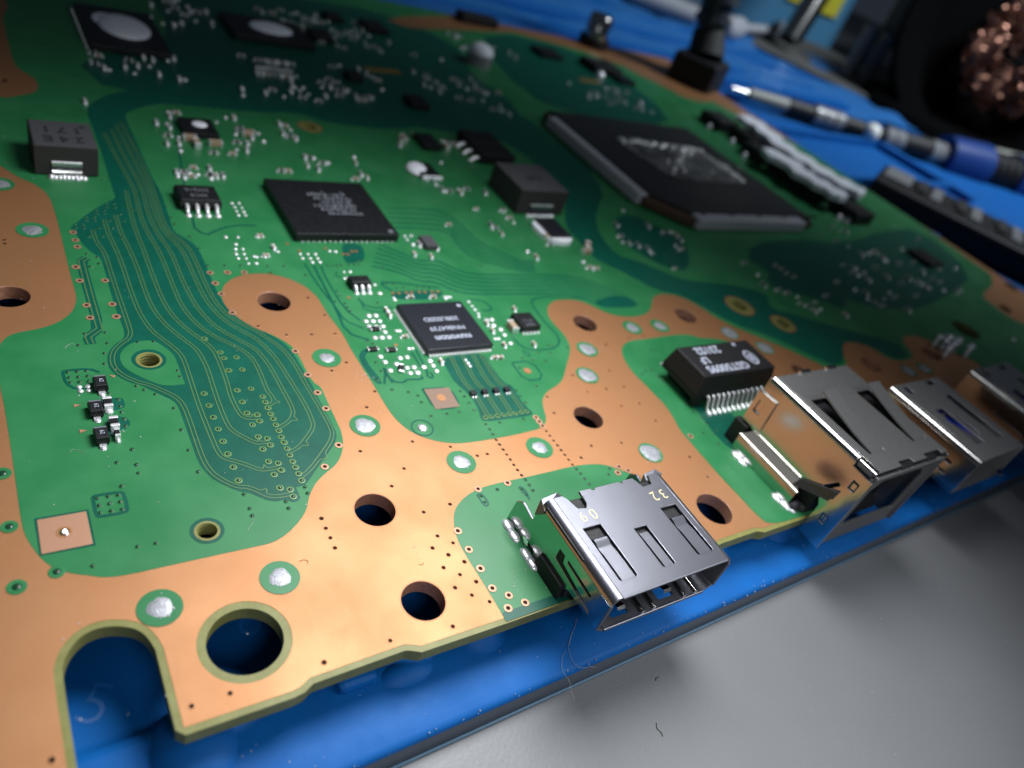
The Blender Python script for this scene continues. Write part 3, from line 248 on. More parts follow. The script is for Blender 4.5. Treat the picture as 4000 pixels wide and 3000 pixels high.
# ------------------------------------------------------------------ mesh helpers
class MB:
    def __init__(self):
        self.v, self.f, self.m = [], [], []
    def add(self, vs, fs, mi=0):
        n = len(self.v)
        self.v += [tuple(a) for a in vs]
        self.f += [tuple(i + n for i in f) for f in fs]
        self.m += [mi] * len(fs)
        return self
    def box(self, x0, x1, y0, y1, z0, z1, mi=0):
        return self.add([(x0, y0, z0), (x1, y0, z0), (x1, y1, z0), (x0, y1, z0), (x0, y0, z1), (x1, y0, z1), (x1, y1, z1), (x0, y1, z1)],
                        [(3, 2, 1, 0), (4, 5, 6, 7), (0, 1, 5, 4), (1, 2, 6, 5), (2, 3, 7, 6), (3, 0, 4, 7)], mi)
    def taper(self, x0, x1, y0, y1, z0, z1, d, mi=0):
        return self.add([(x0, y0, z0), (x1, y0, z0), (x1, y1, z0), (x0, y1, z0), (x0 + d, y0 + d, z1), (x1 - d, y0 + d, z1), (x1 - d, y1 - d, z1), (x0 + d, y1 - d, z1)],
                        [(3, 2, 1, 0), (4, 5, 6, 7), (0, 1, 5, 4), (1, 2, 6, 5), (2, 3, 7, 6), (3, 0, 4, 7)], mi)
    def prism(self, outer, holes, t, o=(0, 0, 0), u=(1, 0, 0), v=(0, 1, 0), mi=0, side=None):
        """flat plate: outline in (u, v), thickness t against the normal u x v"""
        o, u, v = Vector(o), Vector(u), Vector(v)
        nrm = u.cross(v)
        loops = [ccw(outer)] + [ccw(h)[::-1] for h in holes]
        pts = [p for l in loops for p in l]
        tri = tessellate_polygon([[Vector((a, b, 0)) for a, b in l] for l in loops])
        tris = []
        for a, b, c in tri:
            A, B, D_ = pts[a], pts[b], pts[c]
            s = (B[0] - A[0]) * (D_[1] - A[1]) - (B[1] - A[1]) * (D_[0] - A[0])
            if abs(s) < 1e-9:
                continue
            tris.append((a, b, c) if s > 0 else (a, c, b))
        top = [o + u * a + v * b for a, b in pts]
        if not t:
            return self.add(top, tris, mi)
        n = len(pts)
        bot = [p - nrm * t for p in top]
        fs = list(tris) + [(c + n, b + n, a + n) for a, b, c in tris]
        self.add(top + bot, fs, mi)
        base = len(self.v) - 2 * n
        k = 0
        sd = mi if side is None else side
        for l in loops:
            m_ = len(l)
            for i in range(m_):
                a, b = base + k + i, base + k + (i + 1) % m_
                self.f.append((a, a + n, b + n, b))
                self.m.append(sd)
            k += m_
        return self
    def strip(self, prof, y0, y1, t=0.25, mi=0):
        """profile in (x, z) swept along y as a thin sheet; thickness to the left of travel"""
        off = offset(prof, -t)
        n = len(prof)
        vs = [(x, y, z) for y in (y0, y1) for x, z in list(prof) + list(off)]
        fs = []
        m2 = 2 * n
        for i in range(n - 1):
            fs.append((i, i + 1, m2 + i + 1, m2 + i))
            fs.append((n + i + 1, n + i, m2 + n + i, m2 + n + i + 1))
            fs.append((i, n + i, n + i + 1, i + 1))
            fs.append((m2 + i, m2 + i + 1, m2 + n + i + 1, m2 + n + i))
        fs += [(0, m2, m2 + n, n), (n - 1, 2 * n - 1, m2 + 2 * n - 1, m2 + n - 1)]
        return self.add(vs, fs, mi)
    def dome(self, x, y, z, r, h, seg=12, rings=3, mi=0, ry=None):
        ry = r if ry is None else ry
        vs, fs = [], []
        for k in range(rings):
            a = k / rings * math.pi / 2
            for i in range(seg):
                b = 2 * math.pi * i / seg
                vs.append((x + r * math.cos(a) * math.cos(b), y + ry * math.cos(a) * math.sin(b), z + h * math.sin(a)))
        vs.append((x, y, z + h))
        for k in range(rings - 1):
            for i in range(seg):
                j = (i + 1) % seg
                fs.append((k * seg + i, k * seg + j, (k + 1) * seg + j, (k + 1) * seg + i))
        k = (rings - 1) * seg
        for i in range(seg):
            fs.append((k + i, k + (i + 1) % seg, rings * seg))
        return self.add(vs, fs, mi)
    def tube(self, pts, r, seg=8, mi=0, cap=True):
        pts = [Vector(p) for p in pts]
        n = len(pts)
        rs = r if isinstance(r, (list, tuple)) else [r] * n
        vs, fs = [], []
        up = None
        for i, p in enumerate(pts):
            d = (pts[min(i + 1, n - 1)] - pts[max(i - 1, 0)]).normalized()
            if up is None:
                up = Vector((0, 0, 1)) if abs(d.z) < 0.9 else Vector((1, 0, 0))
            a = d.cross(up)
            if a.length < 1e-4:
                a = d.cross(Vector((1, 0.3, 0)))
            a.normalize()
            b = a.cross(d).normalized()
            up = b
            for k in range(seg):
                an = 2 * math.pi * k / seg
                vs.append(p + (a * math.cos(an) + b * math.sin(an)) * rs[i])
        for i in range(n - 1):
            for k in range(seg):
                j = (k + 1) % seg
                fs.append((i * seg + k, i * seg + j, (i + 1) * seg + j, (i + 1) * seg + k))
        if cap:
            fs.append(tuple(range(seg))[::-1])
            fs.append(tuple((n - 1) * seg + k for k in range(seg)))
        return self.add(vs, fs, mi)
    def ribbon(self, pts, wd, z, mi=0, close=False):
        a, b = offset(pts, wd / 2), offset(pts, -wd / 2)
        n = len(pts)
        return self.add([(x, y, z) for x, y in a] + [(x, y, z) for x, y in b], [(i, i + 1, n + i + 1, n + i)[::-1] for i in range(n - 1)], mi)
    def build(self, name, mats, parent=None, smooth=None, label=None, bevel=0.0, kind=None):
        me = bpy.data.meshes.new(name)
        me.from_pydata(self.v, [], self.f)
        for m_ in (mats if isinstance(mats, (list, tuple)) else [mats]):
            me.materials.append(m_)
        me.polygons.foreach_set('material_index', self.m)
        if smooth is not None:
            me.polygons.foreach_set('use_smooth', [True] * len(me.polygons))
            me.set_sharp_from_angle(angle=math.radians(smooth))
        me.update()
        o = bpy.data.objects.new(name, me)
        C.objects.link(o)
        if parent is not None:
            o.parent = parent
        if label:
            o['label'] = label
        if kind:
            o['kind'] = kind
        if bevel:
            b = o.modifiers.new('bevel', 'BEVEL')
            b.width = bevel
            b.segments = 2
            b.limit_method = 'ANGLE'
            b.angle_limit = math.radians(40)
        return o
def ccw(l):
    a = sum(l[i - 1][0] * l[i][1] - l[i][0] * l[i - 1][1] for i in range(len(l)))
    return list(l) if a > 0 else list(l)[::-1]
def offset(pts, d):
    """shift an open polyline by d to its left"""
    out = []
    n = len(pts)
    for i in range(n):
        ns = []
        for a, b in ((i - 1, i), (i, i + 1)):
            if a < 0 or b >= n:
                continue
            dx, dy = pts[b][0] - pts[a][0], pts[b][1] - pts[a][1]
            L = math.hypot(dx, dy)
            if L > 1e-9:
                ns.append((-dy / L, dx / L))
        if not ns:
            ns = [(0, 0)]
        nx, ny = sum(q[0] for q in ns) / len(ns), sum(q[1] for q in ns) / len(ns)
        L2 = max(nx * nx + ny * ny, 0.3)
        out.append((pts[i][0] + d * nx / L2, pts[i][1] + d * ny / L2))
    return out
def chaikin(pts, it=2, close=True):
    pts = [tuple(p) for p in pts]
    for _ in range(it):
        out = []
        n = len(pts)
        if not close:
            out.append(pts[0])
        for i in range(n if close else n - 1):
            a, b = pts[i], pts[(i + 1) % n]
            out.append((a[0] * .75 + b[0] * .25, a[1] * .75 + b[1] * .25))
            out.append((a[0] * .25 + b[0] * .75, a[1] * .25 + b[1] * .75))
        if not close:
            out.append(pts[-1])
        pts = out
    res = []
    for p in pts:
        if not res or math.hypot(p[0] - res[-1][0], p[1] - res[-1][1]) > 1e-4:
            res.append(p)
    if close and math.hypot(res[0][0] - res[-1][0], res[0][1] - res[-1][1]) < 1e-4:
        res.pop()
    return res
def circle(c, n=40, r=None):
    r = c[2] if r is None else r
    return [(c[0] + r * math.cos(2 * math.pi * i / n), c[1] + r * math.sin(2 * math.pi * i / n)) for i in range(n)]
def inside(p, poly):
    k = False
    n = len(poly)
    for i in range(n):
        a, b = poly[i - 1], poly[i]
        if (a[1] > p[1]) != (b[1] > p[1]) and p[0] < (b[0] - a[0]) * (p[1] - a[1]) / (b[1] - a[1]) + a[0]:
            k = not k
    return k
def rect(x0, x1, y0, y1):
    return [(x0, y0), (x1, y0), (x1, y1), (x0, y1)]
def copy(o, parent=None, loc=None, rz=None, sc=None):
    c = o.copy()
    C.objects.link(c)
    c.parent = parent if parent is not None else o.parent
    if loc is not None:
        c.location = loc
    if rz is not None:
        c.rotation_euler = (0, 0, rz)
    if sc is not None:
        c.scale = sc
    return c
def text(body, x, y, z, size, m, parent, rz=math.pi, name='lettering', bold=0.0, squash=1.0, depth=0.012):
    cu = bpy.data.curves.new(name, 'FONT')
    cu.body = body
    cu.size = size
    cu.align_x = 'CENTER'
    cu.align_y = 'CENTER'
    cu.offset = bold
    cu.extrude = depth
    t = bpy.data.objects.new(name, cu)
    C.objects.link(t)
    dg = bpy.context.evaluated_depsgraph_get()
    me = bpy.data.meshes.new_from_object(t.evaluated_get(dg))
    bpy.data.objects.remove(t)
    me.name = name
    me.materials.clear()
    me.materials.append(m)
    o = bpy.data.objects.new(name, me)
    C.objects.link(o)
    o.parent = parent
    o.location = (x, y, z)
    o.rotation_euler = (0, 0, rz)
    o.scale = (1, squash, 1)
    return o
def thing(name, label, cat, loc=(0, 0, 0), group=None):
    o = bpy.data.objects.new(name, None)
    C.objects.link(o)
    o.location = loc
    o['label'] = label
    o['category'] = cat
    if group:
        o['group'] = group
    return o
def tag(o, label, cat, group=None):
    o['label'] = label
    o['category'] = cat
    if group:
        o['group'] = group
    return o

# ------------------------------------------------------------------ setting: desk
MB().box(-500, 900, -400, 1400, -20, -6.4).build('desk', DESK)['kind'] = 'structure'
# ------------------------------------------------------------------ circuit board
pcb = thing('circuit_board', 'green game console circuit board with bare copper border lying on the blue mat', 'circuit board')
FRONT = D['arch'][:-1] + [(7.98, 24.47), (7.98, 24.47), (15.2, 24.42), (15.9, 24.52), (16.7, 24.95), (24.4, 25.06), (24.9, 24.9), (25.7, 24.47), (33.69, 24.39), (46, 24.45), (57.5, 24.5), (62.49, 24.85), (68.0, 24.85), (68.6, 24.75), (69.3, 24.42), (76.9, 24.42)]
archc = chaikin(D['arch'][:-1], 2, False)
FRONT = archc + FRONT[len(D['arch']) - 1:]
EDGE = offset(FRONT, -0.52)
x0 = EDGE[0][0]
outline = [(-40, 24.0), (x0, 24.0)] + [p for p in EDGE if p[1] >= 23.8] + [(77.9, 24.05), (78.6, 24.35), (79.0, 25.0), (79.0, 33), (91, 33), (91, 24.0), (217, 24.0), (217, 211.5), (-40, 211.5)]
cop = [(-40, 24.42), (FRONT[0][0], 24.42)] + [p for p in FRONT if p[1] >= 24.38] + [(78.4, 24.8), (78.5, 33.5), (91.4, 33.5), (91.4, 24.1), (216.7, 24.1), (216.7, 211.2), (-40, 211.2)]
bigh = D['holes_big']
H_LAM = [(bigh[0], bigh[1], bigh[2] - 0.64)] + D['holes'] + D['threaded'] + D['far_slot'] + [(c[0], c[1], c[2] * .5) for c in D['slots_far']] + [(D['square_left_hole'][0][0], D['square_left_hole'][0][1], .36)]
H_TOP = [bigh] + H_LAM[1:]
def holes_in(poly, hl):
    return [circle(h) for h in hl if inside((h[0], h[1]), poly)]
def sheet(name, poly, z, m, hl=H_TOP, label=None):
    b = MB()
    b.prism(poly, holes_in(poly, hl), 0, (0, 0, z))
    return b.build(name, m, pcb, label=label)
b = MB()
b.prism(outline, holes_in(outline, H_LAM), 1.3, (0, 0, -0.03))
b.build('laminate', FR4, pcb, label='olive laminate core seen at the board edge and in the holes')
sheet('copper_plane', cop, 0.0, COPPER, label='bare copper border of the board')
gm = chaikin(D['green_main'], 2)
sheet('solder_mask', gm, 0.02, GREEN)
sheet('solder_mask', chaikin(D['green_transformer'], 2), 0.02, GREEN)
sheet('solder_mask', chaikin(D['green_hdmi'], 2), 0.02, GREEN)
for q in D['copper_patches']:
    sheet('copper_plane', chaikin(q, 1), 0.035, COPPER)
sheet('trace_channel', chaikin(D['teal_channel'], 1), 0.035, TEAL, label='dark teal channel with paired traces')
for k, q in enumerate(D['teal_patches']):
    sheet('bare_mask_area', chaikin(q, 1) if len(q) > 4 else q, 0.0235 + .0006 * k, TEAL)
for c in D['thread_rings'][1:]:
    sheet('bare_mask_area', circle(c), 0.04, TEAL)
sheet('solder_mask', chaikin(D['washer_island'], 2), 0.05, GREEN)
sheet('bare_mask_area', circle(D['thread_rings'][0]), 0.06, TEAL)
for c, z in zip(D['threaded'], (0.075, 0.055)):
    b = MB()
    b.prism(circle(c, r=c[2] + 0.22), [circle(c)], 0.05, (0, 0, z))
    n = 36
    # threaded wall: a helix groove cut as stepped rings
    rings = 9
    vs, fs = [], []
    for k in range(rings):
        rr = c[2] - (0.09 if k % 2 else 0.0)
        for i in range(n):
            a = 2 * math.pi * i / n
            vs.append((c[0] + rr * math.cos(a), c[1] + rr * math.sin(a), z - 1.5 * k / (rings - 1) - 0.08 * i / n))
    for k in range(rings - 1):
        for i in range(n):
            j = (i + 1) % n
            fs.append((k * n + i, (k + 1) * n + i, (k + 1) * n + j, k * n + j))
    b.add(vs, fs)
    b.dome(c[0] + .1, c[1] - .2, -1.5, c[2] * .9, .3, mi=1)
    b.build('threaded_hole', [FR4, SOLDERM], pcb)
b = MB()
for c in D['holes']:
    n = 40
    vs = [(c[0] + r * math.cos(2 * math.pi * i / n), c[1] + r * math.sin(2 * math.pi * i / n), z) for r, z in ((c[2] + .07, .012), (c[2] - .03, -.04), (c[2] - .04, -1.5)) for i in range(n)]
    fs = [(k * n + i, (k + 1) * n + i, (k + 1) * n + (i + 1) % n, k * n + (i + 1) % n) for k in range(2) for i in range(n)]
    MB().add(vs, fs).build('plated_hole', PLATING, pcb, smooth=50)
# slots far with copper and olive rims
for c in D['slots_far']:
    b = MB()
    b.prism(circle(c, r=c[2]), [circle(c, r=c[2] * .86)], 0.03, (0, 0, .06), mi=0)
    b.prism(circle(c, r=c[2] * .86), [circle(c, r=c[2] * .5)], 0.03, (0, 0, .055), mi=1)
    b.build('ringed_hole', [COPPER, FR4], pcb)
FLUX = mat('flux_film', (0.03, 0.12, 0.05), .3, spec=.5)
# ---- solder dots in green rings
for k, (x, y, r, q) in enumerate(D['solder_dots']):
    b = MB()
    b.prism(circle((x, y, 1.6)), [], 0, (0, 0, .045))
    o = b.build('pad_ring', GREEN, pcb)
    rr = 1.6 * q
    b = MB()
    n, R_ = 22, 5
    vs, fs = [], []
    for j in range(R_):
        f = 1 - j / R_
        for i in range(n):
            a = 2 * math.pi * i / n
            s = rr * f * (1 + .06 * math.sin(3 * a + k) + .03 * math.sin(7 * a + 2 * k) * f + random.uniform(-.03, .03))
            vs.append((x + s * math.cos(a), y + s * math.sin(a), .05 + .09 * (1 - f ** 3) + random.uniform(-.006, .006) * (j > 0)))
    vs.append((x, y, .13))
    for j in range(R_ - 1):
        for i in range(n):
            fs.append((j * n + i, j * n + (i + 1) % n, (j + 1) * n + (i + 1) % n, (j + 1) * n + i))
    fs += [((R_ - 1) * n + i, (R_ - 1) * n + (i + 1) % n, R_ * n) for i in range(n)]
    for _ in range(4):
        a = random.uniform(3.4, 6.0)
        b.dome(x + rr * 1.05 * math.cos(a), y + rr * 1.05 * math.sin(a), .05, random.uniform(.06, .14), .05, 7, 2)
    b.add(vs, fs)
    b.build('solder_blob', SOLDERM, o, smooth=60)
x, y, r = D['ring_solder'][0]
b = MB()
b.prism(circle((x, y, r)), [circle((x, y, r * .86))], 0, (0, 0, .045), mi=0)
b.dome(x, y, .03, r * .45, .22, 20, 4, mi=1)
b.build('ringed_solder_point', [TEAL, SOLDER], pcb, smooth=50)
# ---- traces
def trace(pts, wd, z, m, name='trace'):
    MB().ribbon(pts, wd, z).build(name, m, pcb)
for p in D['pairs']:
    c = chaikin(p, 3, False)
    for s in (-.17, .17):
        q = offset(c, s)
        if s > 0 and len(p) > 5:      # a small length-matching bump near the end, as on the board
            k = int(len(q) * .90)
            nrm = offset(c, s + .42)
            for e, am in ((-2, .3), (-1, 1), (0, 1), (1, .3)):
                if 0 < k + e < len(q):
                    q[k + e] = (q[k + e][0] * (1 - am) + nrm[k + e][0] * am, q[k + e][1] * (1 - am) + nrm[k + e][1] * am)
        trace(q, .095, .062, TRACE)
    # darker gap between the two lines
for p in D['pairs_small']:
    c = chaikin(p, 1, False)
    for s in (-.2, .2):
        trace(offset(c, s), .12, .062, TRACE)
c = D['small_channel']
trace(chaikin(c, 1, False), 1.0, .038, TEAL, 'bare_mask_area')
for s in (-.24, .24):
    trace(offset(c, s), .12, .062, TRACE)
for k, (p, wd) in enumerate(D['ribbons']):
    trace(chaikin(p, 1, False), wd, .038 + .0003 * k, TEAL, 'isolation_gap')
# ---- pads printed or bare on the board
sheet('isolation_gap', D['square_left_gap'], .04, TEAL)
b = MB()
hl = D['square_left_hole'][0]
b.prism(D['square_left'], [circle((hl[0], hl[1], .36))], 0.03, (0, 0, .075))
o = b.build('copper_square', COPPAD, pcb, label='copper square pad with a soldered pin in its centre')
b = MB()
b.prism(circle((hl[0], hl[1], .55)), [circle((hl[0], hl[1], .37))], 0, (0, 0, .09), mi=0)
b.tube([(hl[0], hl[1], -1), (hl[0] + .02, hl[1] - .05, .1), (hl[0] + .05, hl[1] - .1, .3)], [.26, .26, .16], 12, mi=1)
b.dome(hl[0] + .12, hl[1] - .25, .09, .18, .12, mi=1)
b.build('pin', [COPPER, SOLDER], o, smooth=40)
o = sheet('copper_square', D['square_mid'], .075, mat('masked_copper_square', (0.20, 0.125, 0.085), .5), hl=[])
sq = D['square_mid_dot'][0]
MB().prism(circle(sq), [], 0.02, (0, 0, .1)).build('copper_dot', COPPER, o)
sq = D['fiducial'][0]
MB().prism(circle(sq), [], 0.02, (0, 0, .07)).build('copper_dot', COPPER, pcb)
for q in D['triangles']:
    MB().prism(q, [], 0.02, (0, 0, .07)).build('copper_triangle', COPPAD, pcb)
for x, y in D['copper_marks']:
    MB().prism(circle((x, y, .24), 12), [], 0.02, (0, 0, .07)).build('copper_dot', COPPER, pcb)
# ---- vias: one of each kind, then copies
PIT = mat('via_pit', (0.010, 0.045, 0.022), .2, bump=.2)
PITB = mat('via_hole_dark', (0.035, 0.013, 0.008), .8, spec=0.1)
RINGG = mat('mask_over_ring', (0.085, 0.19, 0.06), .35)
def via_kind(name, ring, pit, r, rp, z, dome):
    b = MB()
    n = 16
    vs = [(rr * math.cos(2 * math.pi * i / n), rr * math.sin(2 * math.pi * i / n), zz) for rr, zz in ((r, 0), (rp * 1.12, .02), (rp, .014)) for i in range(n)]
    fs = [(k * n + i, k * n + (i + 1) % n, (k + 1) * n + (i + 1) % n, (k + 1) * n + i) for k in range(2) for i in range(n)]
    b.add(vs, fs, 0)
    if dome:
        b.dome(0, 0, .012, rp, dome, 16, 3, 1)
    else:
        b.prism(circle((0, 0, rp), 16), [], 0, (0, 0, .016), mi=1)
    return b.build(name, [ring, pit], pcb, smooth=70)
def scatter(kind, pts, z, jit=0.0):
    for i, (x, y) in enumerate(pts):
        o = kind if i == 0 else copy(kind)
        o.location = (x, y, z)
        if jit:
            s = random.uniform(1 - jit, 1 + jit)
            o.scale = (s, s, 1)
            o.rotation_euler = (0, 0, random.uniform(0, 6.28))
scatter(via_kind('via_hole', COPPER, PITB, .25, .185, 0, 0), D['via_dot'], .004, .1)
scatter(via_kind('ringed_via', COPPAD, PITB, .40, .20, 0, 0), D['via_ring'], .07, .05)
scatter(via_kind('via', GREEN, PIT, .22, .165, 0, .10), D['via_mask'], .045, .08)
scatter(via_kind('via_pad', RINGG, PIT, .34, .18, 0, .10), D['via_pad'], .07, .06)
scatter(via_kind('sunken_via', GREEN, PIT, .62, .3, 0, .10), D['via_edge'], .04, .1)
# ---- solder pads and tiny passives
def pad_kind(name, r, h, m):
    return MB().dome(0, 0, 0, r, h, 12, 3).build(name, m, pcb, smooth=60)
scatter(pad_kind('solder_pad', .36, .16, PADW), D['pads'], .05, .1)
scatter(pad_kind('solder_point', .24, .14, PADW), D['pads_small'], .05, .15)
# far ones: a mix of chip capacitors (body between two solder ends) and solder joints
b = MB()
b.box(-.26, .26, -.25, .25, .02, .5, 0)
b.box(-.52, -.26, -.27, .27, .0, .53, 1).box(.26, .52, -.27, .27, .0, .53, 1)
b.dome(-.55, 0, 0, .3, .22, 8, 2, 1).dome(.55, 0, 0, .3, .22, 8, 2, 1)
capk = b.build('chip_capacitor', [CERAM, SOLDER], pcb, bevel=.05)
GREYB = mat('grey_ceramic', (0.085, 0.08, 0.078), 0.5)
kinds = [capk]
for m_ in (GREYB, BLACK):
    k_ = copy(capk)
    k_.data = capk.data.copy()
    k_.data.materials[0] = m_
    k_.name = 'chip_capacitor' if m_ is GREYB else 'tiny_resistor'
    kinds.append(k_)
b = MB()
b.dome(0, 0, 0, .34, .32, 10, 3, 0)
jk = b.build('solder_joint', [SOLDER], pcb, smooth=60)
ci, ji = [0], [0]
def put(kind, cnt, x, y, rz, s):
    o = kind if cnt[0] == 0 else copy(kind)
    cnt[0] += 1
    o.location = (x, y, .04)
    o.rotation_euler = (0, 0, rz)
    o.scale = (s, s, s)
for x, y in D['caps']:
    put(capk, ci, x, y, random.choice((0, math.pi / 2)), .8)
kc = [[1], [0], [0]]
for i, (x, y) in enumerate(D['pads_far']):
    far = min(1.0, math.hypot(x, y) / 220)
    if i % 3 != 1:
        q = random.choice((0, 1, 1, 2))
        put(kinds[q], kc[q], x, y, random.choice((0, math.pi / 2)), .72 + .5 * far)
    else:
        put(jk, ji, x, y, 0, random.uniform(.8, 1.15) * (.8 + .55 * far))
b = MB()
b.box(-.5, .5, -.3, .3, .0, .34, 0)
b.box(-.68, -.5, -.31, .31, 0, .36, 1).box(.5, .68, -.31, .31, 0, .36, 1)
rk = b.build('chip_resistor', [BLACK, SOLDER], pcb, bevel=.04)
for i, (x, y) in enumerate(D['dark_resistors']):
    put(rk, [i], x, y, (0, 0, 1.2, 0)[i], 1.0)

# ------------------------------------------------------------------ chips on the board
def body(name, x0, x1, y0, y1, z0, z1, m, label, bevel=.12, taper=0.0):
    b = MB()
    if taper:
        zm = z0 + (z1 - z0) * .45
        b.taper(x0, x1, y0, y1, zm, z1, taper)
        b.taper(x0, x1, y1, y0, zm, z0, taper) if False else b.box(x0 + taper * .5, x1 - taper * .5, y0 + taper * .5, y1 - taper * .5, z0, zm)
    else:
        b.box(x0, x1, y0, y1, z0, z1)
    return b.build(name, m, pcb, label=label, bevel=bevel)
def pins(parent, proto, places, rz=0):
    o = proto
    for i, (x, y) in enumerate(places):
        c = proto if i == 0 else copy(proto)
        c.location = (x, y, 0)
        c.rotation_euler = (0, 0, rz)
# big square memory chip, upper centre
mem = body('memory_chip', 35.0, 50.1, 84.1, 99.1, .18, 1.3, BLACK, 'large square black chip with smudged grey print', .1)
MB().dome(49.1, 85.0, 1.3, .42, .03, 14, 2).build('index_dot', PRINTG, mem)
b = MB()
for r_ in range(6):
    yy = 94.6 - r_ * 1.05
    xx = 40.0 + (r_ % 3) * .7
    while xx < 45.6 + (r_ % 2) * .8:
        L = random.uniform(.2, .55)
        b.prism([(xx, yy), (xx + L, yy + random.uniform(-.08, .08)), (xx + L * .8, yy + .75), (xx + .1, yy + .65)], [], 0, (0, 0, 1.306))
        xx += L + random.uniform(.05, .3)
for _ in range(26):
    xx, yy = random.uniform(40.2, 46), random.uniform(88.6, 95.6)
    b.prism([(xx, yy), (xx + .3, yy - .1), (xx + .5, yy + .3), (xx + .05, yy + .25)], [], 0, (0, 0, 1.309))
b.build('worn_print', PRINTG, mem, kind='stuff')
b = MB()
for i in range(18):
    b.dome(36 + i * .78, 84.25, .02, .22, .2, 8, 2)
b.build('solder_ball_row', SOLDER, mem, kind='stuff')
# fine pitch chip with legible print
nuv = body('video_chip', 42.75, 52.15, 58.95, 68.25, .06, .9, BLACKB, 'square slate black chip with white print and fine pins on its edges', .07)
text('nuvoton', 47.35, 60.95, .905, 1.55, PRINTW, nuv, bold=.035, squash=.95)
text('MN864739', 47.4, 62.85, .905, 1.12, PRINTW, nuv, bold=.01)
text('30BU020D', 47.4, 64.75, .905, 1.12, PRINTW, nuv, bold=.01)
MB().dome(51.35, 67.3, .9, .3, .02, 14, 2).build('index_dot', PRINTW, nuv)
pp = MB().box(-.13, .13, -.28, .16, .0, .2).dome(0, -.2, .0, .17, .24, 8, 3).build('pin', PADW, nuv, smooth=40)
n = 0
for i in range(21):
    for x, y, rz in ((43.15 + i * .43, 58.9, 0), (42.7, 59.4 + i * .43, -math.pi / 2), (52.2, 59.4 + i * .43, math.pi / 2)):
        o = pp if n == 0 else copy(pp)
        n += 1
        o.location = (x, y, 0)
        o.rotation_euler = (0, 0, rz)
# eight legged chip
so = body('flash_chip', 22.1, 27.5, 91.5, 95.8, .2, 1.6, BLACK, 'small eight legged black chip with faint print', .1, .25)
text('25Q16', 24.8, 94.3, 1.606, 1.1, PRINTG, so)
text('20C8', 24.8, 92.9, 1.606, 1.0, PRINTG, so)
gw = [(0, 0, .9), (0, -.5, .85), (0, -.8, .25), (0, -1.4, .12)]
pk = MB()
pk.tube(gw, .24, 8).dome(0, -.45, .75, .3, .3, 10, 3).dome(0, -1.3, .03, .42, .28, 10, 3).build('pin', PADW, so, smooth=50)
pk = so.children[-1]
n = 0
for i in range(4):
    for y, rz in ((91.6, 0), (95.7, math.pi)):
        o = pk if n == 0 else copy(pk)
        n += 1
        o.location = (23.0 + i * 1.22, y, 0)
        o.rotation_euler = (0, 0, rz)
# six legged regulator
st = body('regulator_chip', 38.45, 41.3, 72.75, 74.55, .15, 1.15, BLACK, 'tiny black regulator with three fat solder legs', .08, .15)
pk = MB().tube([(0, .1, .6), (0, -.25, .55), (0, -.45, .15), (0, -.8, .08)], .24, 8).dome(0, -.15, .35, .3, .35, 10, 3).dome(0, -.75, .02, .33, .22, 10, 3).build('pin', PADW, st, smooth=50)
n = 0
for i in range(3):
    for y, rz in ((72.75, 0), (74.55, math.pi)):
        o = pk if n == 0 else copy(pk)
        n += 1
        o.location = (39.0 + i * .9, y, 0)
        o.rotation_euler = (0, 0, rz)
# chip right of the video chip
ic = body('power_switch_chip', 58.4, 61.5, 61.7, 64.85, .1, 1.0, BLACK, 'small black chip with a row of pins beside the copper area', .08)
text('V-11', 59.95, 63.1, 1.006, .85, PRINTG, ic)
text('N207', 59.95, 62.2, 1.006, .7, PRINTG, ic)
pk = MB().box(-.12, .12, -.35, .1, 0, .2).dome(0, -.3, 0, .2, .2, 8, 2).build('pin', SOLDER, ic)
for i in range(5):
    o = pk if i == 0 else copy(pk)
    o.location = (58.7 + i * .62, 61.7, 0)
b = MB()
b.box(-.75, .75, -.45, .45, .05, .9, 0)
b.box(-1.0, -.7, -.48, .48, 0, .95, 1).box(.7, 1.0, -.48, .48, 0, .95, 1)
bigcap = b.build('large_capacitor', [CERAM, SOLDER], pcb, bevel=.07)
big_places = [(57.4, 62.6, 1.57), (28.0, 112.2, 0), (31.4, 111.0, 0), (37.5, 115.5, .1), (28.6, 110.5, 1.57), (66.6, 118.8, 1.57), (74.8, 116.9, 1.4), (78.0, 85.2, 0.4), (83.5, 80.8, .2), (85.0, 82.5, .9)]
for i, (x, y, rz) in enumerate(big_places):
    o = bigcap if i == 0 else copy(bigcap)
    o.location = (x, y, .03)
    o.rotation_euler = (0, 0, rz)
# small grey chip near the memory
body('grey_chip', 53.6, 55.6, 81.8, 84.7, .1, .9, FERRITE, 'small grey chip among white solder points', .1)
# chip with a white dot, upper left
cw = body('dotted_chip', 27.4, 32.5, 112.9, 118.4, .1, .9, BLACK, 'small black chip with one white paste dot', .08)
MB().dome(30.3, 116.2, .9, 1.15, .3, 18, 4, ry=1.05).build('paste_dot', PASTE, cw, smooth=60)
# two memory chips with paste at the back
def pasted(x0, x1, y0, y1, pts, label):
    c = body('memory_chip', x0, x1, y0, y1, .2, 1.25, BLACK, label, .08)
    b = MB()
    for x, y, rx, ry, h in pts:
        b.dome(x, y, 1.22, rx, h, 22, 5, ry=ry)
    b.build('thermal_paste', PASTE, c, smooth=70)
pasted(19.4, 32.1, 143.2, 162.9, [(26.2, 153.6, 4.3, 6.0, .9), (23.9, 156.0, 2.6, 3.6, .35)], 'long black memory chip under a white paste smear, upper left')
pasted(47.2, 64.0, 159.4, 172.5, [(56.4, 166.3, 4.6, 3.6, .7)], 'black memory chip with a paste smear, farther back')
b = MB()
for i in range(30):
    b.dome(19.0, 144 + i * .63, .05, .2, .25, 6, 2)
b.build('solder_ball_row', SOLDER, pcb, kind='stuff')
